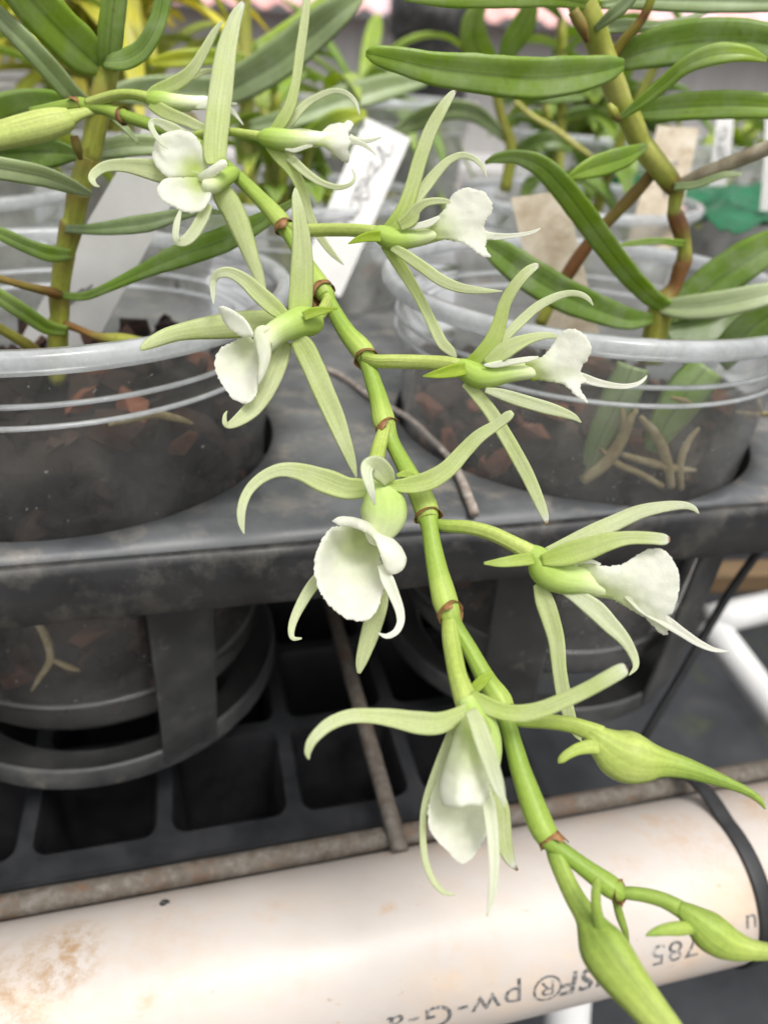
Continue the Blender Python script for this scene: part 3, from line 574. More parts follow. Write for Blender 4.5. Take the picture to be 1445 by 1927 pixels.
f.lip([(648, 522), (690, 497), (750, 498), (820, 515), (880, 545), (940, 590), (1000, 632), (1035, 675), (1054, 725), (1045, 770), (1015, 802), (975, 812), (945, 790), (920, 735), (900, 670), (875, 615), (820, 578), (750, 553), (690, 545)],
      [(648, 522, -.004, 0), (750, 500, -.004, .05), (880, 545, -.002, .12), (1000, 632, -.001, 0), (1054, 725, -.002, 0), (985, 812, -.004, 0), (920, 735, -.005, .05), (875, 615, -.004, .1), (750, 553, -.0045, 0), (960, 690, -.005, 0), (820, 545, -.006, 0)], frill=.6, curl=.0003)
f.blade('midlobe', [(920, 760, 50, -.002), (950, 840, 72, -.003), (985, 920, 62, -.004), (1015, 1000, 52, -.005), (1022, 1070, 42, -.006), (995, 1125, 36, -.007), (945, 1148, 28, -.008), (900, 1130, 8, -.008)], g=(.1, 0), mat='lip', cup=.4)
f.blade('bracteole', [(1000, 275, 20, .006), (1050, 265, 44, .007), (1100, 275, 30, .007)], g=(.9, .9))
f.done()

# F8
f = Fl(850, 880, 2.4286, .1585, 'side-on flower with frilled white fan lip, lowest of the three on the right side')
f.core([(330, 375, 60, .001, .85), (390, 410, 110, 0, 1), (430, 470, 150, -.0005, 1), (500, 505, 146, -.0005, .9), (590, 515, 130, -.0005, .7), (690, 540, 112, 0, .45), (755, 568, 78, .001, .3), (815, 596, 36, .002, .2), (850, 615, 10, .003, .1)])
f.tubepart('pedicel', [(-90, 255, 50, .0085, .4), (-20, 265, 58, .007, .6), (80, 272, 62, .005, .8), (180, 298, 66, .003, .8), (280, 345, 70, .0015, .85), (360, 390, 84, .0005, .95)], ribs=3)
f.blade('spur', [(370, 415, 60, -.004), (300, 424, 56, -.005), (220, 434, 42, -.006), (146, 437, 12, -.006)], g=(.9, .8), cup=.4)
f.blade('sepal', [(430, 385, 40, .002), (520, 350, 60, .003), (620, 305, 72, .003), (730, 258, 76, .004), (850, 205, 66, .004), (960, 180, 52, .003), (1050, 172, 38, .003), (1100, 184, 26, .002), (1128, 210, 6, .002)], g=(.6, .15))
f.blade('sepal', [(410, 425, 50, -.003), (500, 405, 96, -.004), (600, 375, 106, -.005), (700, 342, 86, -.006), (800, 322, 64, -.006), (900, 322, 58, -.007), (965, 328, 52, -.007), (995, 328, 22, -.007)], g=(.9, .45), cup=.3, tip=True)
f.blade('sepal', [(400, 530, 60, .0), (420, 600, 84, .001), (450, 690, 84, .001), (478, 800, 74, .002), (490, 920, 66, .002), (508, 1030, 68, .003), (535, 1130, 58, .003), (565, 1210, 34, .004), (592, 1250, 8, .004)], g=(.6, .5))
f.blade('petal', [(500, 560, 30, -.001), (570, 590, 66, -.001), (650, 645, 88, -.002), (720, 715, 80, -.003), (790, 790, 56, -.003), (830, 860, 40, -.003), (838, 910, 26, -.004), (808, 950, 5, -.004)], g=(.25, .3))
f.lip([(590, 435), (650, 442), (720, 450), (780, 440), (830, 410), (870, 385), (905, 372), (950, 370), (990, 395), (1015, 435), (1035, 480), (1040, 530), (1035, 580), (1022, 620), (1012, 660), (985, 675), (1000, 700), (1020, 725), (985, 745), (988, 763), (950, 757), (920, 725), (870, 680), (800, 640), (720, 598), (640, 580), (570, 560), (560, 480)],
      [(570, 480, -.0014, .9), (570, 560, -.0002, 1.05), (700, 520, -.0036, .28), (720, 598, -.001, .55), (640, 440, -.0012, .2), (830, 410, -.0028, 0), (950, 370, -.0044, 0), (1040, 530, -.0036, 0), (900, 500, -.0046, 0), (1010, 660, -.003, 0), (970, 750, -.001, 0), (860, 660, -.0025, .2), (650, 442, -.003, .1)], frill=2.6, curl=-.0003)
f.blade('midlobe', [(790, 590, 10), (870, 635, 60), (980, 705, 52), (1050, 752, 42), (1120, 798, 34), (1190, 830, 22), (1262, 840, 5)], g=(.12, .0), dt=(-.003, .0), mat='lip', cup=.5)
f.blade('callus', [(560, 445, 14), (590, 425, 30), (640, 430, 20), (680, 442, 8)], g=(0, .0), dt=(-.0035, -.0035), mat='lip')
f.done()

# F9: hanging flower, lowest
f = Fl(550, 1200, 2.6273, .1405, 'lowest open flower, hanging face down in front of the white pipe')
f.core([(860, 300, 100, .002, .8), (880, 350, 130, .001, .9), (910, 420, 190, .001, .9), (930, 520, 210, .0015, .8), (935, 600, 190, .002, .7), (930, 680, 150, .003, .5)])
f.tubepart('pedicel', [(775, -95, 70, .016, .7), (785, 0, 84, .014, .75), (800, 90, 88, .010, .7), (820, 190, 92, .006, .7), (850, 280, 108, .003, .8), (870, 340, 110, .002, .9)], ribs=3)
f.blade('sepal', [(890, 330, 50, 0), (820, 378, 70, -.001), (730, 422, 106, -.002), (620, 420, 108, -.002), (500, 398, 90, -.003), (390, 386, 74, -.004), (280, 390, 70, -.005), (180, 430, 64, -.006), (105, 500, 52, -.007), (78, 560, 36, -.007), (82, 602, 8, -.007)], g=(.7, .4), cup=.3)
f.blade('sepal', [(880, 280, 50, .001), (930, 320, 86, 0), (1020, 360, 84, -.001), (1120, 375, 84, -.002), (1230, 355, 80, -.003), (1340, 310, 76, -.004), (1450, 260, 74, -.005), (1550, 205, 74, -.006), (1630, 160, 66, -.006), (1652, 150, 30, -.006)], g=(.85, .5), cup=.3, tip=True)
f.lip([(830, 390), (900, 370), (960, 400), (985, 470), (1000, 560), (985, 640), (975, 720), (960, 800), (930, 832), (880, 826), (830, 838), (770, 836), (738, 820), (725, 740), (745, 650), (775, 560), (800, 470)],
      [(830, 390, -.001, .6), (960, 400, -.002, .7), (1000, 560, -.001, .6), (970, 740, -.0045, .1), (930, 832, -.008, .0), (830, 838, -.010, .0), (738, 820, -.006, 0), (745, 650, -.003, .1), (800, 470, -.002, .4), (880, 600, -.0065, .4), (850, 740, -.0085, .02), (890, 480, -.005, .7)], frill=.5, curl=.0003, name='column')
f.lip([(780, 470), (740, 580), (710, 700), (680, 800), (668, 880), (680, 950), (720, 1010), (770, 1060), (810, 1105), (845, 1118), (885, 1095), (930, 1030), (955, 985), (990, 930), (1008, 860), (990, 780), (960, 700), (900, 620), (840, 560)],
      [(780, 470, .002, .3), (668, 880, -.001, .05), (845, 1118, -.004, 0), (1008, 860, -.002, .05), (850, 900, .004, .12), (850, 720, .004, .35), (720, 1010, -.002, 0), (960, 985, -.002, 0)], frill=1.6, curl=-.0003)
f.blade('petal', [(800, 430, 40, .003), (750, 560, 44, .003), (695, 700, 40, .003), (655, 830, 36, .002), (645, 960, 34, .001), (655, 1090, 36, 0), (690, 1190, 34, -.001), (745, 1255, 24, -.002), (805, 1272, 6, -.002)], g=(.5, .35))
f.blade('petal', [(880, 360, 60, -.007), (915, 430, 82, -.009), (950, 530, 88, -.010), (985, 640, 80, -.010), (1015, 730, 64, -.010), (1040, 800, 30, -.010), (1050, 840, 8, -.010)], g=(.45, .1), cup=.3)
f.blade('midlobe', [(965, 790, 60, -.005), (978, 880, 64, -.006), (990, 980, 58, -.007), (996, 1080, 54, -.009), (994, 1180, 46, -.010), (984, 1280, 36, -.011), (962, 1378, 8, -.012)], g=(.2, .15), mat='lip', cup=.4)
f.blade('sepal', [(1000, 720, 50, .003), (1025, 830, 86, .003), (1035, 940, 92, .003), (1050, 1030, 78, .003), (1075, 1100, 50, .003), (1112, 1150, 12, .003)], g=(.6, .5), cup=.2, tip=True)
f.blade('spur', [(890, 262, 50, .006), (930, 222, 58, .006), (965, 190, 44, .006), (992, 172, 16, .006)], g=(.9, 1.), cup=.4)
f.done()

# buds
f = Fl(850, 880, 2.4286, .1455, 'slim pointed green bud on the right above the rusty rod', 'bud')
f.core([(610, 1195, 60, .0005, .7), (650, 1222, 104, 0, .8), (700, 1262, 160, 0, .8), (755, 1298, 214, 0, .85), (815, 1318, 228, 0, .85), (885, 1334, 188, 0, .8), (960, 1345, 128, 0, .65), (1060, 1368, 96, -.001, .5), (1160, 1402, 74, -.001, .4), (1260, 1440, 52, -.002, .4), (1350, 1480, 38, -.002, .45), (1405, 1520, 30, -.003, .5), (1430, 1560, 8, -.003, .5)], ribs=3)
f.tubepart('pedicel', [(245, 1140, 46, .004, .3), (320, 1155, 56, .003, .6), (430, 1158, 64, .002, .7), (540, 1172, 70, .001, .75), (620, 1198, 82, .0005, .8), (680, 1222, 90, 0, .85)], ribs=3)
f.tubepart('spur', [(700, 1285, 60, -.001, .8), (640, 1275, 66, -.002, .8), (580, 1285, 56, -.003, .75), (530, 1310, 46, -.004, .75), (500, 1335, 36, -.004, .75), (486, 1350, 8, -.004, .7)], flat=.6)
f.done('bud')
f = Fl(945, 1300, 2.89, .1325, 'short green bud at the right edge beside the black cable tie', 'bud')
f.core([(950, 1170, 70, .001, .4), (1030, 1225, 130, 0, .5), (1110, 1290, 196, 0, .55), (1190, 1345, 190, -.0005, .6), (1270, 1382, 150, -.001, .7), (1360, 1405, 104, -.002, .8), (1450, 1415, 84, -.003, .8), (1540, 1420, 70, -.004, .8), (1700, 1450, 30, -.005, .8), (1740, 1460, 8, -.005, .8)], ribs=3)
f.tubepart('pedicel', [(620, 1095, 50, .0035, .2), (690, 1098, 66, .003, .3), (780, 1110, 72, .0025, .4), (870, 1135, 78, .002, .45), (960, 1180, 88, .001, .5), (1020, 1225, 100, .0005, .5)], ribs=3)
f.tubepart('spur', [(1030, 1290, 60, -.001, .6), (960, 1292, 72, -.002, .6), (880, 1300, 58, -.003, .5), (820, 1315, 38, -.004, .4), (778, 1332, 8, -.004, .3)], flat=.6)
f.done('bud')
f = Fl(945, 1300, 2.89, .133, 'large swollen green bud pointing down at the bottom of the picture', 'bud')
f.core([(455, 1215, 110, .0, .5), (490, 1280, 170, -.001, .5), (540, 1370, 246, -.003, .5), (600, 1460, 258, -.005, .55), (670, 1560, 236, -.007, .6), (750, 1660, 208, -.010, .7), (830, 1760, 186, -.012, .75), (910, 1860, 168, -.014, .8), (1010, 2000, 130, -.017, .8), (1090, 2130, 70, -.020, .8), (1110, 2180, 10, -.021, .8)], ribs=3)
f.tubepart('pedicel', [(262, 820, 60, .0075, .25), (295, 900, 92, .006, .4), (340, 1010, 96, .004, .55), (395, 1120, 106, .002, .5), (450, 1210, 120, .000, .5), (480, 1270, 140, -.001, .5)], ribs=3)
f.tubepart('spur', [(535, 1290, 70, -.004, .4), (512, 1190, 58, -.005, .45), (508, 1100, 52, -.005, .5), (516, 1040, 44, -.005, .5), (522, 1012, 14, -.005, .5)], flat=.6)
f.done('bud')
f = Fl(945, 1300, 2.89, .136, 'thin undeveloped green bud stub under the last joint of the stem', 'bud')
f.core([(600, 1085, 40, .001, .4), (618, 1150, 42, .001, .4), (640, 1230, 46, .001, .45), (668, 1310, 34, .001, .5), (685, 1370, 10, .001, .5)])
f.done('bud')
f = Fl(0, 0, 2.89, .2045, 'fat yellowish green bud at the left edge', 'bud')
f.core([(385, 645, 100, .001, .9), (340, 660, 130, 0, .95), (270, 680, 150, 0, 1), (170, 704, 152, -.001, 1), (60, 730, 142, -.001, 1), (-60, 758, 128, -.002, 1), (-200, 790, 90, -.003, 1), (-300, 810, 10, -.004, 1)], ribs=3)
f.tubepart('pedicel', [(560, 600, 40, .004, .8), (500, 606, 44, .003, .9), (440, 622, 56, .002, .9), (370, 648, 86, .001, .95)], ribs=3)
f.done('bud')

# ------------------------------------------------------------------ pots
K = .066
C1 = Vector((-.12005, .25384, 0)); C2 = Vector((.0770, .30142, 0))
RIMZ = -.066
POTPROF = [(.0790, -.004), (.0772, -.010), (.0764, -.016), (.0764, -.0225), (.0750, -.024), (.0722, -.060), (.0688, -.105), (.0655, -.148), (.0640, -.151), (.030, -.150), (.001, -.150)]
def pot(c, rimz, label, mat='clear', group=None, tilt=(0, 0)):
    o = empty('clear_pot', Vector((c[0], c[1], rimz-.151)), label, 'pot', group)
    m = MB(); lathe(m, [(r, rimz+z) for r, z in POTPROF], c, 84); m.build('pot_wall', M[mat], o)
    m = MB(); ring(m, [(.0788, rimz-.0058), (.0825, rimz-.0060), (.0836, rimz-.0040), (.0834, rimz-.0012), (.0825, rimz), (.0790, rimz+.0001), (.0780, rimz-.0015), (.0778, rimz-.0042)], c, 96); m.build('rim', M['rim'], o)
    for dz in (-.0165, -.0228):
        m = MB(); ring(m, [(.0767, rimz+dz-.0009), (.0776, rimz+dz-.0004), (.0776, rimz+dz+.0004), (.0767, rimz+dz+.0009)], c, 96); m.build('ridge', M['rim'], o)
    m = MB(); ring(m, [(.0657, rimz-.1385), (.0668, rimz-.138), (.0668, rimz-.1365), (.0657, rimz-.136)], c, 96); m.build('ridge', M[mat], o)
    return o
pot1 = pot(C1, RIMZ, 'near clear plastic pot at left, in the front of the black tray', 'clear', 'clear plastic orchid pots')
pot2 = pot(C2, RIMZ, 'near clear plastic pot on the right with tan roots showing through its wall', 'clear_hazy', 'clear plastic orchid pots')

def bark(c, rimz, top, n, label, seed, rmax=.066):
    rnd = random.Random(seed); m = MB()
    prof = [(.001, rimz+top-.006), (.05, rimz+top-.006), (.058, rimz+top-.012), (.0555, rimz-.146), (.001, rimz-.146)]
    lathe(m, prof, c, 40, g=.05)
    for i in range(n):
        a = rnd.uniform(0, 2*math.pi); z = rnd.uniform(-.145, top)
        rw = .0722 - (-z-.060)*.0765 if z < -.06 else .0722
        surfc = rnd.random() < .22
        s = rnd.choice([rnd.uniform(.003, .007), rnd.uniform(.003, .007), rnd.uniform(.006, .012)])
        if surfc: r = rnd.uniform(0, rw-.012); z = top - rnd.uniform(.0, .006)
        else: r = rw - .004 - s*.75
        cc = Vector((c[0]+math.cos(a)*r, c[1]+math.sin(a)*r, rimz+z))
        bm = bmesh.new()
        ax = Vector((rnd.uniform(-1, 1), rnd.uniform(-1, 1), rnd.uniform(-.6, .6))).normalized(); ay = ax.orthogonal().normalized(); az = ax.cross(ay)
        rr = (1.15, .8, .55)
        for k in range(14):
            q = Vector((rnd.gauss(0, 1), rnd.gauss(0, 1), rnd.gauss(0, 1))).normalized()
            bm.verts.new(ax*(q.x*rr[0]*s) + ay*(q.y*rr[1]*s) + az*(q.z*rr[2]*s))
        bmesh.ops.convex_hull(bm, input=bm.verts[:]); bm.verts.ensure_lookup_table()
        vs = [v for v in bm.verts if v.link_faces]; ix = {v: k for k, v in enumerate(vs)}
        g = rnd.choice([0, .05, .08, .1, .15, .2, .25, .32, .38, .6, .72]) if s > .0055 else rnd.choice([0, .05, .1, .15, .2, .3, .35])
        out = []
        for v in vs:
            p = cc + v.co; d = Vector((p.x-c[0], p.y-c[1])); zz = p.z-rimz
            lim = (.0722 - max(0, -zz-.060)*.0765) - .0018
            if d.length > lim: d = d*(lim/d.length); p = Vector((c[0]+d.x, c[1]+d.y, p.z))
            p.z = max(p.z, rimz-.148); out.append(p)
        m.add(out, [tuple(ix[v] for v in f.verts) for f in bm.faces], g=[g]*len(vs)); bm.free()
    o = m.build('bark_mix', M['bark'], None, smooth=False)
    return tag(o, label, 'bark', kind='stuff')
bark(C1, RIMZ, -.034, 520, 'dark moist bark chips filling the left front pot', 3)
bark(C2, RIMZ, -.050, 480, 'reddish and dark bark chips filling the right front pot', 4)

# ------------------------------------------------------------------ carrying tray with holes
TZ = -.126; TB = -.238
ROW1 = [(-.2512, .273), (-.0487, .2767), (.1538, .2704)]
ROW2 = [(-.1400, .497), (.0630, .497), (.2560, .495)]
holes = [C1, C2] + [UV(*h) for h in (ROW1[0],)] + [UV(*h) for h in ROW2]
tray = empty('pot_carrying_tray', UV(.05, .36, TB), 'grey black plastic carrying tray with round holes holding the clear pots', 'tray')
v0, v1, u0, u1 = .1945, .61, -.36, .338
# top plate
poly = []
def side_pts(a, b, n): return [a + (b-a)*(i/n) for i in range(n)]
cs = [Vector((u0, v0)), Vector((u1, v0)), Vector((u1, v1)), Vector((u0, v1))]
for i in range(4): poly += side_pts(cs[i], cs[(i+1) % 4], 40)
pv = list(poly); pe = [(i, (i+1) % len(poly)) for i in range(len(poly))]
for h in holes:
    hu, hv = h.dot(EX), h.dot(EY); b = len(pv); n = 64
    pv += [Vector((hu+math.cos(2*math.pi*k/n)*.0752, hv+math.sin(2*math.pi*k/n)*.0752)) for k in range(n)]
    pe += [(b+k, b+(k+1) % n) for k in range(n)]
for iu in range(60):
    for iv in range(30):
        p = Vector((u0+.006+(u1-u0-.012)*iu/59, v0+.006+(v1-v0-.012)*iv/29))
        if all((UV(p.x, p.y)-Vector((h.x, h.y, 0))).length > .079 for h in holes): pv.append(p)
vv, ee, ff, *_ = delaunay_2d_cdt(pv, pe, [], 4, 1e-6)
def in_hole(f):
    c = sum((vv[i] for i in f), Vector((0, 0)))/len(f); q = UV(c.x, c.y)
    return any((q-Vector((h.x, h.y, 0))).length < .0750 for h in holes)
ff = [f for f in ff if not in_hole(f)]
used = sorted({i for f in ff for i in f}); ix = {v: k for k, v in enumerate(used)}
def deckz(p):
    e = max(0, 1-(p.y-v0)/.006)
    return TZ - .0025*e*e + .0006*noise.noise(Vector((p.x*18, p.y*18, 0)))
top = [UV(vv[i].x, vv[i].y, deckz(vv[i])) for i in used]; n = len(top); bot = [p - EZ*.0028 for p in top]
fs = [tuple(ix[i] for i in f) for f in ff]; F = fs + [tuple(i+n for i in reversed(f)) for f in fs]
ed = {}
for f in fs:
    for a, b in zip(f, f[1:]+f[:1]): ed[(a, b)] = 1
for a, b in ed:
    if (b, a) not in ed: F.append((b, a, a+n, b+n))
mb = MB(); mb.add(top+bot, F); mb.build('deck', M['deck'], tray)
# front skirt with a rolled top edge
mb = MB(); vs = []; nn = 90; prof = [(.0, -.0032), (-.0022, -.0042), (-.0032, -.0068), (-.0034, -.0235), (-.0022, -.0245), (-.0004, -.0235), (0, -.007)]
for i in range(nn):
    u = u0 + (u1-u0)*i/(nn-1)
    for dv, dz in prof:
        w = .0007*noise.noise(Vector((u*14, dz*50, 2)))
        vs.append(UV(u, v0+dv+w, TZ+dz+w*.6))
k = len(prof)
mb.add(vs, [(i*k+j, i*k+(j+1) % k, (i+1)*k+(j+1) % k, (i+1)*k+j) for i in range(nn-1) for j in range(k)])
mb.build('skirt', M['black'], tray)
for h in holes[:2] + holes[3:6]:
    front = h in holes[:2]
    m = MB(); ring(m, [(.0752, TZ-.0030), (.0768, TZ-.0030), (.0762, TZ-.021), (.0748, TZ-.021)], h, 64); m.build('hole_collar', M['black'], tray)
    m = MB(); ring(m, [(.0735, TB), (.0735, TB+.008), (.0725, TB+.0095), (.0715, TB+.009), (.0710, TB+.004), (.058, TB+.003), (.056, TB+.0005)], h, 80); m.build('base_ring', M['strut'], tray)
    for az in () if not front else (math.radians(-62), math.radians(-140 if h is C1 else -121), math.radians(60), math.radians(120)):
        d = EX*math.cos(az) + EY*math.sin(az); s = EZ.cross(d); a = Vector((h.x, h.y, 0))
        m = MB(); vs = []
        for f_, z in ((0, TZ-.012), (.25, TZ-.035), (.5, TZ-.06), (.75, TZ-.085), (1, TB+.002)):
            r = .0795*(1-f_) + .0742*f_; hw = .0125 - .001*f_
            if f_ > .99: r -= .001
            for sd, rr in ((-1, 0), (1, 0), (1, -.0022), (-1, -.0022)): vs.append(a + d*(r+rr) + s*(sd*hw) + EZ*z)
        q = [(i*4+j, i*4+(j+1) % 4, i*4+4+(j+1) % 4, i*4+4+j) for i in range(4) for j in range(4)] + [(3, 2, 1, 0), (16, 17, 18, 19)]
        m.add(vs, q); m.build('strut', M['strut'], tray, smooth=False, bevel=.0008)

# ------------------------------------------------------------------ wire shelf, pipe, cell tray
RZ = -.2440
shelf = empty('wire_shelf', UV(.05, .3, RZ), 'rusty grey wire shelf under the black tray, its front rod along the cream pipe', 'shelf')
rv = onz(300, 1640, RZ).dot(EY)
mb = MB(); tube(mb, [(UV(u, rv, RZ-.0042), .0041, 0) for u in np.linspace(-.5, .7, 25)], n=3, seg=12, rough=.10); mb.build('front_rod', M['rod'], shelf)
mb = MB(); tube(mb, [(UV(u, .60, RZ-.0042), .0041, 0) for u in np.linspace(-.5, .7, 13)], n=3, seg=10, rough=.08); mb.build('back_rod', M['rod'], shelf)
for u, extra in ((.0570, -.010), (-.3, -.008), (.43, -.008)):
    mb = MB(); tube(mb, [(UV(u, v, RZ+.002), .0033 if i else .003, 0) for i, v in enumerate(np.linspace(rv+extra, .62, 26))], n=3, seg=12, rough=.12, seed=u); mb.build('cross_rod', M['rod'], shelf)

_a = ray(1000, 1556).normalized(); _b = ray(1000, 1905).normalized(); pdir = (_a+_b).normalized(); PD = .318; PC = pdir*PD; PR = PD*math.sin(_a.angle(_b)/2)
PC = PC - EX*PC.dot(EX); pv_, pz_ = PC.dot(EY), PC.z
def pipe_pt(u, th, r): return UV(u, pv_ - math.sin(th)*r, pz_ + math.cos(th)*r)   # th: 0 on top, + towards the camera
pipe = empty('cream_pipe', UV(.05, pv_, pz_), 'thick cream plastic pipe with rust stains and upside-down print along the bottom', 'pipe')
mb = MB(); tube(mb, [(UV(u, pv_, pz_), PR, 0) for u in np.linspace(-.55, .75, 14)], n=2, seg=72); mb.build('pipe_wall', M['pvc'], pipe)
def pipe_hit(px, py):
    d = ray(px, py); a = Vector((d.dot(EX), d.dot(EY), d.z))
    A = a.y**2 + a.z**2; B = -2*(a.y*pv_ + a.z*pz_); C = pv_**2 + pz_**2 - PR**2
    D = B*B - 4*A*C; t = (-B - math.sqrt(max(D, 0)))/(2*A)
    return a.x*t, math.atan2(-(a.y*t-pv_), a.z*t-pz_)
def add_stains(mat, spots, origin):
    nt = mat.node_tree; L = nt.links.new
    b = [n for n in nt.nodes if n.type == 'BSDF_PRINCIPLED'][0]; lk = b.inputs['Base Color'].links[0]; col = lk.from_socket
    tc = nt.nodes.new('ShaderNodeTexCoord')
    n1 = nd(nt, 'ShaderNodeTexNoise', Scale=170., Detail=8., Roughness=.75); L(tc.outputs['Object'], n1.inputs['Vector'])
    for px, py, r, a, c in spots:
        u_, th_ = pipe_hit(px, py); p = pipe_pt(u_, th_, PR) - origin
        vm = nt.nodes.new('ShaderNodeVectorMath'); vm.operation = 'DISTANCE'; L(tc.outputs['Object'], vm.inputs[0]); vm.inputs[1].default_value = p
        f = ramp(nt, [(0, (1, 1, 1)), (.35, (.8,)*3), (1, (0, 0, 0))], math_(nt, 'DIVIDE', vm.outputs['Value'], r)).outputs[0]
        f2 = ramp(nt, [(.44, (.0,)*3), (.60, (1, 1, 1))], n1.outputs[0]).outputs[0]
        k = math_(nt, 'MULTIPLY', math_(nt, 'MULTIPLY', f, f2), a)
        col = mixc(nt, 'MIX', k, col, c)
    L(col, b.inputs['Base Color'])
OC, OR = (.36, .22, .10), (.50, .33, .20)
add_stains(M['pvc'], [(45, 1850, .020, .8, OC), (135, 1775, .011, .85, OC), (140, 1815, .010, .7, OC), (1235, 1545, .017, .6, OR), (1330, 1590, .022, .4, OR), (1425, 1520, .014, .7, OR), (730, 1712, .004, .8, OR), (505, 1715, .006, .6, OR),
    (275, 1878, .004, .8, OR), (1190, 1650, .012, .35, OR), (1400, 1480, .020, .5, OR), (560, 1850, .016, .2, OR), (300, 1760, .03, .25, OR), (860, 1790, .02, .18, OR)], world_loc(pipe))
def pipe_text(s, px, py, size, align, bold=0., shear=0., scx=1., name='printed_text'):
    cu = bpy.data.curves.new(name, 'FONT'); cu.body = s; cu.size = size; cu.align_x = align; cu.align_y = 'CENTER'; cu.offset = bold; cu.shear = shear; cu.space_character = 1.08; cu.resolution_u = 4
    ob = bpy.data.objects.new(name, cu); COL.objects.link(ob)
    dg = bpy.context.evaluated_depsgraph_get(); me = bpy.data.meshes.new_from_object(ob.evaluated_get(dg)); bpy.data.objects.remove(ob)
    bm = bmesh.new(); bm.from_mesh(me); bmesh.ops.triangulate(bm, faces=bm.faces[:])
    for _ in range(2): bmesh.ops.subdivide_edges(bm, edges=[e for e in bm.edges if e.calc_length() > .0012], cuts=1)
    bmesh.ops.triangulate(bm, faces=bm.faces[:])
    u_, th_ = pipe_hit(px, py)
    vs = [pipe_pt(u_ - v.co.x*scx, th_ + v.co.y/PR, PR+.00012) for v in bm.verts]; bm.verts.index_update()
    m = MB(); m.add(vs, [tuple(v.index for v in f.verts) for f in bm.faces]); bm.free()
    return m.build(name, M['ink'], pipe, smooth=False)
pipe_text('NSF', 1118, 1838, .0126, 'CENTER', bold=.00028, shear=.15)
pipe_text('\u00ae', 1030, 1857, .0142, 'CENTER')
pipe_text('pw-G-a', 984, 1873, .0128, 'LEFT', scx=1.12)
pipe_text('785', 1270, 1788, .0112, 'CENTER', scx=1.1)
pipe_text('u', 1425, 1735, .0108, 'LEFT', scx=1.)
# rough speck on the pipe top
tu, tth = pipe_hit(1400, 1600)
tie = empty('cable_tie', pipe_pt(tu, .3, PR), 'black plastic cable tie strapped round the cream pipe and rusty rod at right', 'cable tie')
mb = MB(); vs = []; nn = 60; hw = .0033
for i in range(nn):
    th = -1.35 + 3.9*i/(nn-1); sl = tu + .0045*(th-tth)*.25
    lift = .0022*max(0, -th-.1)*6
    for du, dr in ((-hw, .0002+lift), (hw, .0002+lift), (hw*.94, .0011+lift), (hw*.6, .0013+lift), (-hw*.6, .0013+lift), (-hw*.94, .0011+lift)): vs.append(pipe_pt(sl+du, th, PR+dr))
mb.add(vs, [(i*6+j, i*6+(j+1) % 6, i*6+6+(j+1) % 6, i*6+6+j) for i in range(nn-1) for j in range(6)]); mb.build('strap', M['tie'], tie)
mb = MB(); hp = pipe_pt(tu+.012, 1.42, PR+.004); boxpts(mb, hp, EX*.0045, EZ*.004, EY*.0032); mb.build('lock_head', M['tie'], tie, smooth=False, bevel=.0008)
p0 = onz(310, 1702, pz_)
u_, th_ = pipe_hit(310, 1702)
mb = MB(); tube(mb, [(pipe_pt(u_-.0014, th_, PR+.0005), .0004, 0), (pipe_pt(u_-.0004, th_+.01, PR+.0008), .0009, 0), (pipe_pt(u_+.0007, th_-.01, PR+.0008), .0007, 0), (pipe_pt(u_+.0016, th_, PR+.0004), .0003, 0)], n=3, seg=8, rough=.3)
tag(mb.build('dirt_crumb', M['tie']), 'tiny black crumb of dirt on top of the cream pipe', 'dirt')

# black cell tray under the shelf
GZ = -.262
gl = onz(310, 1560, GZ); GU0 = gl.dot(EX); pitch = .0515; GV0 = onz(20, 1668, GZ).dot(EY)
cells = empty('cell_tray', UV(GU0, GV0+.1, GZ-.05), 'black plastic tray of square cells lying under the wire shelf', 'tray')
mb = MB(); mc = MB()
bar = .0058; lip_ = .0085
uL, uR = GU0 - 5*pitch, GU0 + 3*pitch
nu, nv = 8, 5
def rsq(cu, cv, h, r, z, n=5):
    out = []
    for sx, sy, a0 in ((1, 1, 0), (-1, 1, 90), (-1, -1, 180), (1, -1, 270)):
        for k in range(n):
            a = math.radians(a0 + 90*k/(n-1)); out.append(UV(cu + sx*(h-r) + math.cos(a)*r, cv + sy*(h-r) + math.sin(a)*r, z))
    return out
gp = [Vector((uL-lip_*.5, GV0)), Vector((uR+lip_*.5, GV0)), Vector((uR+lip_*.5, GV0+nv*pitch+lip_)), Vector((uL-lip_*.5, GV0+nv*pitch+lip_))]
pv = list(gp); pe = [(0, 1), (1, 2), (2, 3), (3, 0)]; cc = []
h = pitch/2 - bar/2
for i in range(nu):
    for j in range(nv):
        cu, cv = uL + (i+.5)*pitch, GV0 + lip_*.9 + (j+.5)*pitch; cc.append((cu, cv))
        L = rsq(cu, cv, h, .006, GZ); b = len(pv); pv += [Vector((p.dot(EX), p.dot(EY))) for p in L]; pe += [(b+k, b+(k+1) % len(L)) for k in range(len(L))]
vv, ee, ff, *_ = delaunay_2d_cdt(pv, pe, [], 4, 1e-7)
def incell(f):
    c = sum((vv[i] for i in f), Vector((0, 0)))/len(f)
    return any(abs(c.x-a) < h-.0005 and abs(c.y-b) < h-.0005 and not (abs(c.x-a) > h-.0018 and abs(c.y-b) > h-.0018) for a, b in cc)
ff = [f for f in ff if not incell(f)]
used = sorted({i for f in ff for i in f}); ix = {v: k for k, v in enumerate(used)}
mb.add([UV(vv[i].x, vv[i].y, GZ) for i in used], [tuple(ix[i] for i in f) for f in ff])
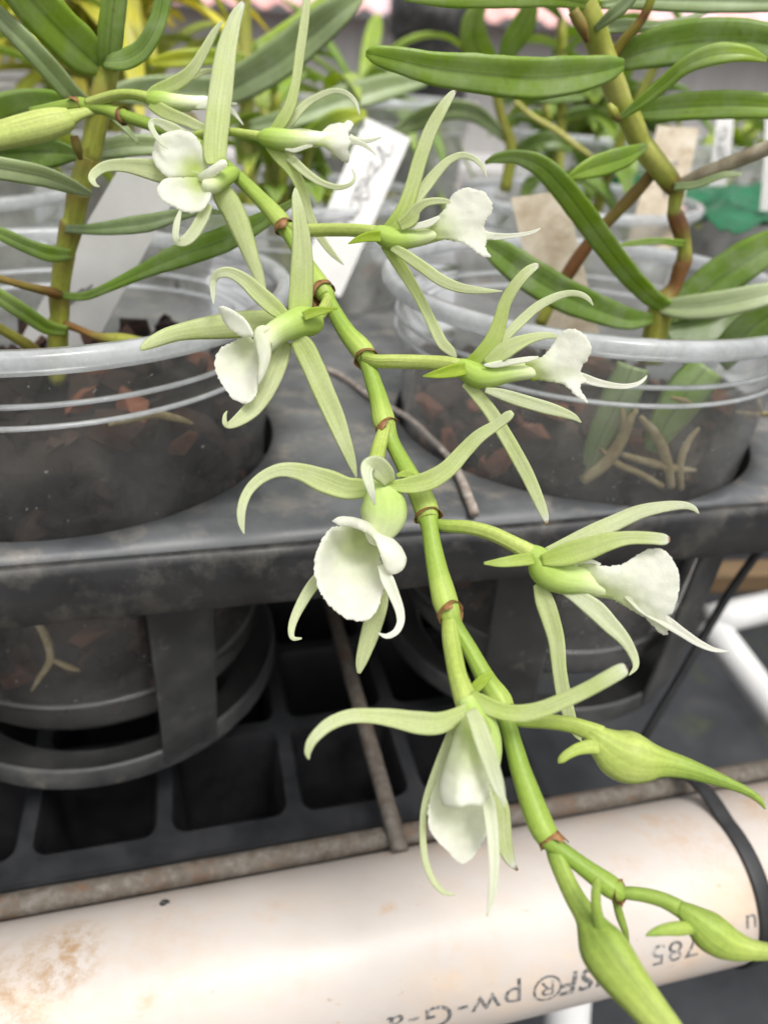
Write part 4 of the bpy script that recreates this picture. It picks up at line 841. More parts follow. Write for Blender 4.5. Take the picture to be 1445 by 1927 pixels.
for cu, cv in cc:
    a = rsq(cu, cv, h, .006, GZ); b = rsq(cu, cv, h-.0018, .006, GZ-.004); c_ = rsq(cu, cv, h-.005, .006, GZ-.052); n = len(a)
    vs = a + b + c_; F = [(i, (i+1) % n, n+(i+1) % n, n+i) for i in range(n)] + [(n+i, n+(i+1) % n, 2*n+(i+1) % n, 2*n+i) for i in range(n)]
    mc.add(vs, F)
    # floor of the cell with a slot
    s = h-.005
    for dv in (-.5, .5): boxpts(mc, UV(cu, cv+dv*s*1.25, GZ-.053), EX*s, EY*(s*.40), EZ*.0008)
# front wall
boxpts(mb, UV((uL+uR)/2, GV0-.0007, GZ-.0085), EX*((uR-uL)/2+lip_*.5), EY*.0006, EZ*.0084)
mb.build('cell_grid', M['grid'], cells, smooth=False); mc.build('cell_walls', M['cell'], cells, smooth=True)

mm = surf_mat('moss', [(.3, (.30, .26, .10)), (.6, (.46, .48, .14)), (.8, (.62, .58, .40))], scale=300., rough=.8, bump=.6)
for x0, y0, x1, y1 in ((85, 1562, 188, 1540), (355, 1517, 440, 1497)):
    m = MB(); a, b = onz(x0, y0, GZ-.046), onz(x1, y1, GZ-.046); q = [a.lerp(b, k/6) + EZ*(.0006*noise.noise(Vector((k*1.3, x0, 0)))) for k in range(7)]
    tube(m, [(p, .0013 if 0 < k < 6 else .0006, 0) for k, p in enumerate(q)], n=3, seg=8, rough=.5, seed=x0); m.build('moss_strip', mm, cells)
# ------------------------------------------------------------------ twig, rods, far pipes, floor
mb = MB(); tw = [(612, 694), (650, 712), (690, 742), (730, 766), (770, 788), (810, 825), (845, 862), (868, 905), (893, 966)]
tube(mb, [(onz(x, y, TZ+.0015) , (.0013 if i < 7 else .0017), 0) for i, (x, y) in enumerate(tw)], n=5, seg=9, rough=.3)
tag(mb.build('dry_twig', M['twig']), 'dry grey brown twig lying on the tray between the two front pots', 'twig')
# support stake at right
mb = MB(); tube(mb, [(W(1452, 1005, .345), .0020, 0), (W(1375, 1110, .35), .0020, 0), (W(1290, 1255, .356), .0020, 0), (W(1180, 1440, .365), .0020, 0)], n=4, seg=8)
tag(mb.build('thin_black_rod', M['tie']), 'thin black rod slanting under the right end of the tray', 'rod')
FZ = -.80
mb = MB(); n = 40
mb.add([(-30, -6, FZ), (30, -6, FZ), (30, 60, FZ), (-30, 60, FZ)], [(0, 1, 2, 3)]); tag(mb.build('ground', M['floor'], smooth=False), kind='structure')
fr = empty('white_pipe_stand', W(1325, 1160, .58), 'white plastic pipe frame low behind the tray at right', 'pipe frame')
def straight(name, a, b, r, par, mat='white_pvc', seg=24):
    m = MB(); tube(m, [(a, r, 0), ((a+b)/2, r, 0), (b, r, 0)], n=3, seg=seg); return m.build(name, M[mat], par)
r_ = 29*.58/FPX
J = W(1330, 1168, .58)
straight('crossbar', J, W(1640, 1098, .60), r_, fr)
dd = (W(1450, 1325, .575)-J); straight('brace', J, J + dd*4, r_, fr)
fr2 = empty('white_pipe', W(1085, 1910, .42), 'white plastic pipe leg under the cream pipe at the bottom edge', 'pipe leg')
a = W(1085, 1890, .40); straight('leg_pipe', a + Vector((-.006, .02, .035)), a + Vector((.035, -.075, -.36)), 44*.40/FPX, fr2)
mb = MB(); a = W(1290, 1088, .66); b = W(1600, 1078, .68); q = (b-a); boxpts(mb, (a+b)/2, q*.8, EY*.012, EZ*.010); tag(mb.build('wooden_board', M['wood'], smooth=False, bevel=.002), 'weathered wooden board low behind the right end of the tray', 'board')

# ------------------------------------------------------------------ front left plant
def leafblade(name, parent, pts, g=(.4, .3), mat='leaf', cup=.35, vf=True, th=.0016, tw=0., seed=0):
    """pts: (px, py, width_px, y) on upright planes"""
    m = MB(); n = len(pts)-1; out = []
    for i, (x, y, w, yy) in enumerate(pts):
        p = ony(x, y, yy); t = depth(p); f = i/n; t_ = tw[0]*(1-f)+tw[1]*f if isinstance(tw, tuple) else tw
        out.append((p, w*t/FPX/max(.4, abs(math.cos(t_))), t_, g[0]*(1-f)+g[1]*f))
    ribbon(m, out, th=th, cup=cup, vfold=vf, wob=.08, seed=seed+pts[0][0]*.01)
    return m.build(name, M[mat], parent)
def caneP(name, parent, pts, mat='cane', rough=.05, seg=14):
    m = MB(); tube(m, [(ony(x, y, yy), w/2*depth(ony(x, y, yy))/FPX, g) for x, y, w, yy, g in pts], n=5, seg=seg, rough=rough); return m.build(name, M[mat], parent)
pa = empty('orchid_plant', ony(112, 690, .246), 'leafy reed-stemmed orchid growing in the near left clear pot', 'plant', 'potted orchid plants')
Y = .246
caneP('cane', pa, [(108, 720, 32, Y, .4), (110, 655, 34, Y, .6), (110, 612, 38, Y, .35), (113, 600, 34, Y, .6), (112, 556, 38, Y, .3), (114, 542, 34, Y, .62), (122, 478, 38, Y, .3), (126, 466, 36, Y, .6), (135, 428, 42, Y, .25), (140, 414, 38, Y, .6), (148, 365, 42, Y, .3), (152, 350, 40, Y, .6), (168, 300, 42, Y+.002, .3), (172, 285, 40, Y+.002, .6), (184, 225, 40, Y+.003, .5), (193, 180, 44, Y+.004, .35), (200, 140, 42, Y+.005, .6), (203, 110, 46, Y+.006, .6), (206, 80, 30, Y+.006, .7)])
LV = [([(190, 128, 30, Y+.004), (160, 100, 74, Y), (120, 62, 82, Y-.006), (75, 15, 82, Y-.012), (30, -40, 80, Y-.018), (-20, -110, 60, Y-.02)], (.36, .38), 'leaf', 0.),
      ([(204, 125, 36, Y+.004), (207, 90, 44, Y+.001), (210, 50, 46, Y-.001), (216, 0, 46, Y-.002), (222, -60, 44, Y-.003), (228, -140, 20, Y-.004)], (.36, .3), 'leaf', 0.),
      ([(200, 118, 22, Y+.002), (235, 116, 34, Y-.003), (268, 98, 34, Y-.006), (292, 62, 32, Y-.008), (306, 20, 30, Y-.008), (314, -30, 28, Y-.008), (318, -90, 12, Y-.008)], (.34, .25), 'leaf', .5),
      ([(186, 210, 24, Y+.004), (150, 190, 34, Y-.004), (105, 140, 40, Y-.01), (60, 90, 40, Y-.014), (15, 45, 38, Y-.016), (-40, -10, 30, Y-.018)], (.3, .45), 'pale_leaf', .2),
      ([(172, 366, 10, Y-.004), (135, 350, 26, Y-.016), (90, 333, 36, Y-.026), (40, 322, 40, Y-.034), (-20, 312, 40, Y-.040), (-90, 305, 20, Y-.045)], (.55, .8), 'pale_leaf', .2),
      ([(150, 292, 16, Y+.004), (190, 284, 32, Y+.010), (240, 275, 38, Y+.016), (300, 275, 34, Y+.020), (360, 285, 20, Y+.022), (400, 292, 6, Y+.022)], (.4, .7), 'pale_leaf', .1),
      ([(120, 430, 14, Y-.002), (165, 432, 18, Y-.008), (220, 428, 28, Y-.012), (280, 420, 32, Y-.014), (325, 408, 24, Y-.015), (375, 398, 16, Y-.015), (425, 400, 6, Y-.015)], (.05, .2), 'pale_leaf', .1),
      ([(118, 556, 12, Y-.002), (160, 558, 16, Y-.008), (207, 540, 18, Y-.014), (277, 508, 28, Y-.018), (340, 482, 42, Y-.020), (410, 458, 46, Y-.022), (470, 430, 38, Y-.022), (530, 395, 18, Y-.022), (560, 372, 6, Y-.022)], (.22, .3), 'leaf', .2),
      ([(130, 478, 20, Y-.004), (95, 476, 30, Y-.010), (55, 462, 28, Y-.014), (10, 442, 26, Y-.018), (-50, 415, 20, Y-.02)], (.35, .3), 'leaf', .3),
      ([(125, 622, 20, Y-.004), (90, 615, 26, Y-.010), (55, 592, 30, Y-.015), (15, 566, 30, Y-.020), (-40, 530, 22, Y-.024)], (.4, .35), 'leaf', .3),
      ([(165, 210, 20, Y+.006), (120, 200, 50, Y+.008), (60, 205, 72, Y+.010), (0, 225, 80, Y+.012), (-70, 250, 60, Y+.014)], (.3, .36), 'leaf', .1),
      ([(150, 290, 20, Y+.008), (100, 285, 56, Y+.012), (40, 285, 66, Y+.016), (-30, 290, 60, Y+.018), (-90, 300, 30, Y+.02)], (.2, .3), 'leaf', .1),
      ([(195, 205, 10, Y-.003), (230, 235, 14, Y-.006), (262, 270, 6, Y-.007)], (.5, .6), 'pale_leaf', .1)]
for k, (p, g, mt, tw_) in enumerate(LV): leafblade('leaf', pa, p, g, mt, tw=tw_, seed=k)
caneP('old_shoot', pa, [(118, 556, 20, Y, .1), (90, 548, 18, Y-.008, .05), (55, 540, 14, Y-.014, .25), (20, 530, 14, Y-.018, .15), (-30, 515, 14, Y-.022, .3)])
caneP('old_shoot', pa, [(118, 608, 16, Y, .1), (150, 620, 14, Y-.006, .05), (185, 634, 16, Y-.01, .2), (230, 640, 26, Y-.012, .5), (275, 640, 8, Y-.013, .5)])
caneP('old_shoot', pa, [(100, 690, 20, Y, .3), (60, 655, 22, Y-.008, .3), (30, 635, 20, Y-.012, .45), (-10, 612, 18, Y-.016, .4)])
caneP('node_sheath', pa, [(140, 255, 14, Y-.006, .1), (146, 278, 18, Y-.006, .3), (152, 298, 10, Y-.004, .2)])

def rootP(parent, c, pts, r=.0685, w=9):
    m = MB(); out = []
    for i, q in enumerate(pts):
        p = oncyl(q[0], q[1], c, r); rw = (.0722 - max(0, -(p.z-RIMZ)-.060)*.0765) - .0035
        p = oncyl(q[0], q[1], c, rw); out.append((p, (q[2] if len(q) > 2 else w)/2*depth(p)/FPX, 0))
    tube(m, out, n=5, seg=8, rough=.15, seed=pts[0][0]); m.build('root', M['root'], parent)
rootP(pa, C1, [(205, 800, 6), (245, 788, 14), (290, 780, 16), (335, 788, 14), (362, 797, 6)])
rootP(pa, C1, [(55, 1150, 8), (85, 1195, 16), (95, 1240, 14), (75, 1275, 10), (60, 1300, 4)])
rootP(pa, C1, [(95, 1240, 8), (130, 1255, 12), (150, 1262, 4)])

# ------------------------------------------------------------------ front right plant
pb = empty('orchid_plant', ony(1232, 660, .292), 'orchid with a zigzag yellow green cane growing in the near right clear pot', 'plant', 'potted orchid plants')
Y = .290
caneP('cane', pb, [(1225, 680, 46, Y, .4), (1230, 640, 46, Y, .5), (1240, 590, 44, Y, .5), (1250, 565, 40, Y, .45), (1268, 540, 26, Y, .05), (1280, 505, 30, Y, 0), (1286, 492, 30, Y, .05), (1287, 465, 26, Y, .55), (1279, 430, 32, Y, .05), (1270, 405, 30, Y, .0), (1268, 390, 24, Y, .7), (1272, 356, 30, Y, .3), (1262, 345, 38, Y, .2), (1240, 315, 40, Y-.002, .75), (1216, 285, 42, Y-.003, .8), (1205, 268, 40, Y-.003, .6), (1185, 225, 42, Y-.005, .7), (1172, 205, 42, Y-.006, .5), (1160, 175, 44, Y-.007, .85), (1142, 125, 44, Y-.009, .75), (1128, 90, 46, Y-.01, .7), (1114, 50, 50, Y-.012, .6), (1100, 20, 52, Y-.013, .75), (1080, -40, 50, Y-.015, .7)])
LV = [([(1170, 122, 20, Y-.03), (1140, 130, 44, Y-.034), (1080, 140, 62, Y-.04), (1000, 146, 70, Y-.045), (910, 138, 66, Y-.05), (820, 128, 56, Y-.054), (750, 112, 44, Y-.056), (705, 102, 30, Y-.057), (688, 100, 10, Y-.057)], (.3, .42), 'leaf', .15),
      ([(1262, 582, 24, Y), (1230, 560, 32, Y-.008), (1190, 520, 38, Y-.016), (1150, 470, 42, Y-.022), (1105, 408, 46, Y-.028), (1060, 350, 44, Y-.032), (1020, 310, 38, Y-.034), (975, 293, 26, Y-.035), (935, 296, 18, Y-.035), (912, 306, 6, Y-.035)], (.36, .36), 'leaf', .45),
      ([(1225, 600, 20, Y-.006), (1180, 600, 40, Y-.012), (1120, 580, 52, Y-.018), (1060, 555, 60, Y-.022), (1000, 520, 62, Y-.025), (945, 480, 52, Y-.027), (900, 448, 22, Y-.028)], (.2, .16), 'leaf', .0),
      ([(1240, 578, 24, Y-.002), (1290, 580, 44, Y-.008), (1350, 575, 50, Y-.014), (1410, 562, 48, Y-.018), (1480, 545, 36, Y-.02)], (.75, .9), 'pale_leaf', .15),
      ([(1255, 600, 30, Y+.006), (1300, 565, 64, Y+.008), (1360, 520, 74, Y+.008), (1420, 480, 70, Y+.006), (1490, 440, 40, Y+.004)], (.12, .3), 'leaf', .1),
      ([(1250, 620, 60, Y+.004), (1300, 612, 84, Y+.006), (1350, 600, 84, Y+.008), (1400, 575, 60, Y+.01)], (.05, .1), 'leaf', .1),
      ([(1350, 680, 50, Y-.006), (1400, 630, 64, Y-.008), (1450, 590, 60, Y-.01), (1520, 540, 40, Y-.012)], (.1, .15), 'leaf', .1),
      ([(1150, 125, 16, Y), (1190, 105, 50, Y-.004), (1250, 88, 70, Y-.008), (1330, 78, 72, Y-.012), (1410, 78, 66, Y-.016), (1490, 90, 50, Y-.02)], (.14, .25), 'leaf', .15),
      ([(1190, 212, 20, Y-.002), (1240, 206, 42, Y-.006), (1310, 200, 48, Y-.01), (1390, 198, 48, Y-.014), (1470, 202, 40, Y-.016)], (.32, .35), 'leaf', .1),
      ([(1165, 222, 10, Y-.012), (1205, 195, 22, Y-.016), (1250, 158, 28, Y-.02), (1290, 125, 30, Y-.024), (1340, 105, 36, Y-.028), (1395, 102, 28, Y-.03), (1442, 113, 8, Y-.03)], (.3, .5), 'leaf', .3),
      ([(1215, 275, 10, Y-.012), (1180, 292, 34, Y-.018), (1140, 305, 42, Y-.022), (1100, 318, 34, Y-.026), (1066, 335, 8, Y-.028)], (.34, .42), 'leaf', .3),
      ([(1125, 10, 20, Y-.012), (1050, -4, 28, Y-.025), (950, -10, 40, Y-.035), (850, -8, 36, Y-.04), (760, -6, 14, Y-.042)], (.36, .4), 'leaf', .2),
      ([(1130, 10, 14, Y-.006), (1200, 0, 34, Y-.004), (1300, 2, 40, Y-.002), (1400, 2, 40, Y), (1500, 4, 30, Y)], (.25, .4), 'pale_leaf', .2),
      ([(1120, 55, 12, Y-.016), (1150, 30, 22, Y-.02), (1180, 4, 24, Y-.022), (1215, -35, 16, Y-.024)], (.3, .4), 'pale_leaf', .2),
      ([(1130, 55, 18, Y-.004), (1180, 50, 24, Y), (1240, 48, 14, Y+.004), (1300, 34, 10, Y+.006), (1345, 15, 8, Y+.008)], (.3, .3), 'pale_leaf', .4),
      ([(1286, 458, 14, Y-.004), (1240, 453, 12, Y-.008), (1200, 456, 12, Y-.01), (1162, 462, 5, Y-.011)], (.35, .4), 'leaf', .2),
      ([(1268, 352, 14, Y-.004), (1310, 348, 14, Y-.008), (1360, 330, 12, Y-.012), (1395, 328, 6, Y-.014)], (.3, .6), 'pale_leaf', .3)]
for k, (p, g, mt, tw_) in enumerate(LV): leafblade('leaf', pb, p, g, mt, tw=tw_, seed=k+30)
caneP('old_cane', pb, [(1272, 350, 18, Y, 0), (1310, 332, 24, Y-.004, 0), (1380, 304, 27, Y-.01, 0), (1450, 276, 28, Y-.016, 0), (1530, 240, 28, Y-.022, 0)], 'old_cane', .12)
caneP('old_cane', pb, [(1226, 326, 22, Y+.002, .1), (1190, 368, 24, Y+.004, .1), (1140, 420, 22, Y+.006, .2), (1110, 455, 24, Y+.008, 0), (1075, 505, 26, Y+.009, 0), (1045, 555, 22, Y+.01, .5), (1015, 610, 22, Y+.01, .5)], 'cane', .08)
caneP('side_shoot', pb, [(1152, 108, 22, Y-.004, .1), (1170, 80, 18, Y-.006, .3), (1195, 52, 18, Y-.008, .3), (1212, 28, 17, Y-.009, 0), (1224, 0, 17, Y-.01, .55), (1236, -40, 16, Y-.011, .6)])
caneP('node_sheath', pb, [(1078, 20, 20, Y-.03, .3), (1094, 50, 22, Y-.03, .2), (1104, 78, 8, Y-.028, 0)])
caneP('node_sheath', pb, [(1145, 195, 8, Y-.026, .7), (1152, 210, 20, Y-.026, .5), (1164, 226, 10, Y-.024, 0)])
rootP(pb, C2, [(1095, 905, 20), (1140, 870, 24), (1170, 825, 22), (1185, 790, 16), (1198, 770, 8)])
rootP(pb, C2, [(1172, 830, 12), (1172, 795, 14), (1170, 768, 6)])
rootP(pb, C2, [(1205, 785, 10), (1235, 820, 18), (1255, 870, 20), (1262, 915, 16)])
rootP(pb, C2, [(1130, 845, 8), (1160, 872, 12), (1205, 892, 12), (1245, 915, 12)])
rootP(pb, C2, [(1170, 855, 10), (1215, 868, 14), (1260, 880, 14), (1308, 885, 6)])
rootP(pb, C2, [(1280, 920, 12), (1280, 870, 14), (1295, 830, 12), (1315, 805, 6)])
rootP(pb, C2, [(1262, 748, 6), (1290, 755, 10), (1308, 768, 4)])
rootP(pb, C2, [(1385, 775, 5), (1420, 780, 10), (1460, 778, 8)])
m = MB(); out = []
for x, y, w in ((1190, 690, 60), (1170, 740, 70), (1140, 800, 56), (1118, 850, 40), (1105, 900, 20)):
    p = oncyl(x, y, C2, .0665); out.append((p, w*depth(p)/FPX, 0., .45))
ribbon(m, out, th=.001, cup=-.3); m.build('leaf', M['pale_leaf'], pb)
m = MB(); out = []
for x, y, w in ((1330, 690, 70), (1290, 740, 80), (1250, 800, 60), (1225, 850, 30)):
    p = oncyl(x, y, C2, .066); out.append((p, w*depth(p)/FPX, 0., .3))
ribbon(m, out, th=.001, cup=-.3); m.build('leaf', M['leaf'], pb)

# ------------------------------------------------------------------ plant tags
def plate(name, corners, label, mat, th=.0008, group='plant tags', text=None):
    """corners: (px,py,y) top-left, top-right, bottom-right, bottom-left"""
    P = [ony(*c) for c in corners]; n = (P[1]-P[0]).cross(P[3]-P[0]).normalized(); n = n if n.dot(P[0]) < 0 else -n
    o = empty(name, (P[2]+P[3])/2, label, 'plant tag', group)
    m = MB(); nv_ = 10; vs = []
    for s in (0, 1):
        for i in range(nv_+1):
            f = i/nv_; a = P[0].lerp(P[3], f); b = P[1].lerp(P[2], f); bow = .0015*math.sin(math.pi*f)
            for j in range(5): vs.append(a.lerp(b, j/4) + n*(bow + (th if s == 0 else 0)))
    N = (nv_+1)*5; fs = []
    for i in range(nv_):
        for j in range(4):
            k = i*5+j; fs.append((k, k+1, k+6, k+5)); fs.append((N+k+5, N+k+6, N+k+1, N+k))
    bd = [j for j in range(5)] + [i*5+4 for i in range(1, nv_+1)] + [nv_*5+j for j in range(3, -1, -1)] + [i*5 for i in range(nv_-1, 0, -1)]
    for a, b in zip(bd, bd[1:]+bd[:1]): fs.append((a, a+N, b+N, b))
    m.add(vs, fs); tp = m.build('tag_plate', M[mat], o, smooth=False)
    if text:
        m = MB(); rnd = random.Random(text[0])
        for (cu, cv, s) in text[1]:
            q = []
            for k in range(6):
                uu = cu + rnd.uniform(-s, s); v2 = cv + rnd.uniform(-s, s)*.45
                a = P[0].lerp(P[3], v2); b = P[1].lerp(P[2], v2); q.append((a.lerp(b, uu) + n*(th+.00035+.0015*math.sin(math.pi*v2)), .0004, 0))
            tube(m, q, n=5, seg=5)
        m.build('handwriting', M['pencil'], tp)
    return o
plate('plant_tag', [(286, 214, .2920), (392, 262, .2920), (158, 690, .282), (6, 700, .282)], 'white plant tag leaning behind the cane in the near left pot', 'tag', text=(3, [(.5, .66, .12)]))
plate('plant_tag', [(688, 222, .455), (772, 262, .455), (640, 560, .405), (560, 525, .405)], 'clean white plant tag standing behind the front flowers, its top corner tilted', 'tag', text=(5, [(.6, .13, .16), (.6, .26, .16), (.55, .37, .16), (.5, .5, .15), (.5, .62, .12)]))
plate('plant_tag', [(960, 372, .335), (1062, 358, .335), (1135, 668, .325), (1030, 668, .325)], 'dirty beige plant tag at the back of the near right pot', 'old_tag')
plate('plant_tag', [(1236, 236, .500), (1314, 242, .500), (1262, 470, .480), (1176, 470, .480)], 'greyish beige plant tag in the pot behind the right cane', 'old_tag', text=(9, [(.5, .35, .2), (.55, .5, .15)]))
plate('plant_tag', [(1347, 212, .60), (1380, 214, .60), (1364, 350, .585), (1330, 350, .585)], 'narrow white plant tag standing on edge at the far right, with black writing', 'tag', text=(12, [(.5, .3, .3), (.5, .38, .3), (.5, .55, .25)]))
plate('plant_tag', [(1438, 222, .56), (1475, 226, .56), (1464, 400, .545), (1428, 396, .545)], 'white plant tag cut by the right edge of the picture', 'tag')

# ------------------------------------------------------------------ back rows: pots and plants
def bg_plant(base, label, seed, hgt=.3, n=3, gcol=.45, ll=.11, lw=.015, lean=(0, 0), mat='leaf', cg=.6):
    rnd = random.Random(seed); o = empty('orchid_plant', base, label, 'plant', 'potted orchid plants')
    for s in range(n):
        az = rnd.uniform(0, 6.28); ln = rnd.uniform(.03, .22); H = hgt*rnd.uniform(.65, 1.05)
        b = base + Vector((math.cos(az)*.02*rnd.random(), math.sin(az)*.02*rnd.random(), 0)); P = []
        for k in range(7):
            f = k/6; P.append(b + Vector((math.cos(az)*ln*H*f*f + lean[0]*f*H, math.sin(az)*ln*H*f*f + lean[1]*f*H, H*f)))
        m = MB(); tube(m, [(p, .0042-.0014*k/6, cg+rnd.uniform(-.25, .25)) for k, p in enumerate(P)], n=3, seg=8); m.build('cane', M['cane'], o)
        la = rnd.uniform(0, 6.28); nl = rnd.randint(6, 9)
        for k in range(nl):
            f = .3 + .7*k/(nl-1); i = min(5, int(f*6)); p = P[i].lerp(P[i+1], f*6-i)
            a = la + math.pi*(k % 2) + rnd.uniform(-.5, .5); L = ll*rnd.uniform(.65, 1.15)*(1 if f < .95 else .7); up = rnd.uniform(.25, .95) + .35*(f > .9)
            d = Vector((math.cos(a), math.sin(a), 0)); q = []; nr = Vector((0, 0, 1)); dr = rnd.uniform(.35, 1.1); ww = lw*rnd.uniform(.8, 1.2); gg = gcol+rnd.uniform(-.18, .2)
            for j, w in enumerate((.45, .9, 1., .95, .7, .12)):
                x = j/5; q.append((p + d*(L*x*(1-.12*x)) + EZ*(L*(up*x - dr*x*x)), ww*w, rnd.uniform(-.1, .1), gg + .15*(x > .8)))
            m = MB(); ribbon(m, q, th=.0013, cup=.45, vfold=True, n=4, view=False, nrm0=(nr*.8 - d*up*.5).normalized()); m.build('leaf', M[mat], o)
    return o
back = [  # centre, rim height, pot label, plant label, plant params
    (UV(*ROW2[0]), RIMZ, 'clear pot in the second row at far left behind the left cane', 'pale green orchid in the second row pot at far left', dict(seed=21, hgt=.20, n=3, gcol=.5, ll=.13, lw=.018)),
    (UV(*ROW2[1]), RIMZ, 'clear pot in the second row holding the clean white tag', 'low orchid around the clean white tag in the second row', dict(seed=36, hgt=.11, n=4, gcol=.45, ll=.06, lw=.014)),
    (UV(*ROW2[2]), RIMZ, 'clear pot in the second row behind the near right pot', 'dark green orchid in the second row behind the zigzag cane', dict(seed=5, hgt=.15, n=3, gcol=.3, ll=.06, lw=.016)),
    (UV(-.245, .70), -.05, 'clear pot in the third row at the left end', 'yellow leaved orchid in the third row at the left end', dict(seed=61, hgt=.27, n=8, gcol=.86, ll=.13, lw=.02)),
    (UV(-.05, .705), -.05, 'milky pot in the third row left of centre', 'yellow green orchid in the third row left of centre', dict(seed=72, hgt=.27, n=8, gcol=.78, ll=.13, lw=.02)),
    (UV(.165, .70), -.020, 'milky pot in the third row behind the clean white tag', 'sparse orchid in the third row behind the clean white tag', dict(seed=83, hgt=.06, n=2, gcol=.35, ll=.12, lw=.016)),
    (UV(.375, .715), -.040, 'milky pot in the third row right of centre', 'broad leaved orchid in the third row right of centre', dict(seed=94, hgt=.11, n=5, gcol=.33, ll=.10, lw=.026)),
    (UV(.60, .78), -.05, 'milky pot in the third row at the right end', 'thin orchid in the third row at the right end', dict(seed=105, hgt=.075, n=3, gcol=.45, ll=.10, lw=.018)),
    (UV(-.12, .93), -.03, 'milky pot in the fourth row at left', 'bright yellow orchid in the fourth row at left', dict(seed=116, hgt=.33, n=9, gcol=.95, ll=.15, lw=.022)),
    (UV(-.36, .95), -.03, 'milky pot in the fourth row at the far left corner', 'yellow green orchid in the fourth row at the far left corner', dict(seed=127, hgt=.36, n=9, gcol=.9, ll=.15, lw=.022)),
]
for i, (c, rz, pl, ql, kw) in enumerate(back):
    pot(c, rz, pl, 'clear_back', 'clear plastic orchid pots')
    if i < 3: bark(c, rz, -.055, 60, 'dark bark chips in the ' + pl.replace('clear pot in the ', 'pot of the '), 50+i)
    else: bark(c, rz, -.045, 34, 'dark bark chips in the ' + pl.replace('clear pot', 'pot').replace('milky pot', 'pot').replace('pot in the', 'pot of the'), 50+i)
    bg_plant(Vector((c.x, c.y, rz-.05)), ql, **kw)

pd_ = empty('orchid_plant', ony(472, 345, .47), 'orchid with a yellow cane and long folded leaves behind the top flowers', 'plant', 'potted orchid plants')
caneP('cane', pd_, [(472, 420, 26, .47, .5), (470, 330, 26, .47, .85), (466, 250, 26, .47, .9), (463, 180, 28, .47, .75), (462, 110, 26, .47, .9), (460, 40, 26, .47, .7), (460, -40, 24, .47, .8)])
for k, (p, g, mt, tw_) in enumerate([
    ([(470, 165, 30, .465), (400, 172, 50, .45), (320, 172, 56, .44), (250, 172, 44, .43), (190, 180, 12, .42)], (.35, .4), 'pale_leaf', .1),
    ([(400, 185, 30, .42), (450, 160, 56, .41), (520, 118, 66, .40), (590, 62, 64, .395), (640, 22, 50, .39), (680, -8, 20, .39)], (.35, .45), 'pale_leaf', .15),
    ([(466, 110, 14, .47), (410, 106, 26, .45), (340, 110, 30, .44), (280, 118, 10, .44)], (.55, .75), 'leaf', .1),
    ([(470, 240, 20, .46), (540, 225, 36, .46), (640, 190, 46, .47), (730, 165, 44, .48), (800, 152, 20, .49)], (.35, .4), 'pale_leaf', .2),
    ([(520, 290, 14, .47), (580, 262, 34, .46), (640, 228, 40, .45), (690, 215, 12, .45)], (.35, .7), 'leaf', .2),
    ([(480, 90, 16, .48), (540, 60, 30, .50), (600, 20, 34, .52), (650, -30, 20, .54)], (.5, .6), 'leaf', .2)]): leafblade('leaf', pd_, p, g, mt, tw=tw_, seed=k+60)
pe_ = empty('orchid_plant', ony(955, 330, .52), 'small dark orchid with a thin yellow green shoot right of the top centre', 'plant', 'potted orchid plants')
caneP('cane', pe_, [(950, 360, 22, .52, .5), (962, 280, 22, .52, .55), (945, 225, 18, .52, .4), (935, 170, 18, .52, .5), (950, 110, 18, .52, .5)])
caneP('thin_shoot', pe_, [(968, 190, 9, .50, .9), (1000, 218, 10, .50, 1.), (1045, 245, 11, .50, .95), (1085, 275, 10, .50, 1.), (1115, 296, 6, .50, .9)])
for k, (p, g, mt, tw_) in enumerate([
    ([(930, 135, 20, .52), (908, 110, 50, .50), (893, 72, 54, .49), (895, 35, 44, .485), (912, 5, 14, .48)], (.38, .42), 'leaf', .2),
    ([(945, 120, 20, .52), (965, 80, 40, .51), (990, 40, 44, .50), (1005, -10, 20, .49)], (.3, .4), 'leaf', .2),
    ([(950, 150, 20, .52), (1000, 150, 44, .51), (1050, 140, 40, .50), (1090, 150, 12, .50)], (.15, .25), 'pale_leaf', .2),
    ([(940, 190, 12, .52), (985, 172, 30, .52), (1040, 175, 40, .52), (1100, 182, 14, .52)], (.1, .2), 'leaf', .2),
    ([(955, 262, 14, .52), (900, 215, 30, .52), (845, 205, 34, .52), (780, 228, 34, .53), (740, 250, 10, .53)], (.3, .4), 'pale_leaf', .3),
    ([(965, 290, 14, .52), (1010, 270, 34, .51), (1050, 268, 30, .51), (1075, 285, 10, .51)], (.1, .15), 'leaf', .2)]): leafblade('leaf', pe_, p, g, mt, tw=tw_, seed=k+70)

# back bench: slats
bench = empty('slatted_bench', UV(.2, .9, -.30), 'grey slatted bench carrying the rows of pots behind', 'bench')
for k in range(9):
    v = .645 + .062*k; mb = MB(); boxpts(mb, UV(.1, v, -.215), EX*1.3, EY*.026, EZ*.009); mb.build('slat', M['bench'], bench, smooth=False, bevel=.002)
for u in (-.8, .1, .95):
    mb = MB(); boxpts(mb, UV(u, .9, -.246), EX*.02, EY*.30, EZ*.0215); mb.build('bearer', M['bench'], bench, smooth=False)
    for v in (.65, 1.15):
        mb = MB(); boxpts(mb, UV(u, v, -.535), EX*.021, EY*.021, EZ*.266); mb.build('leg', M['bench'], bench, smooth=False)

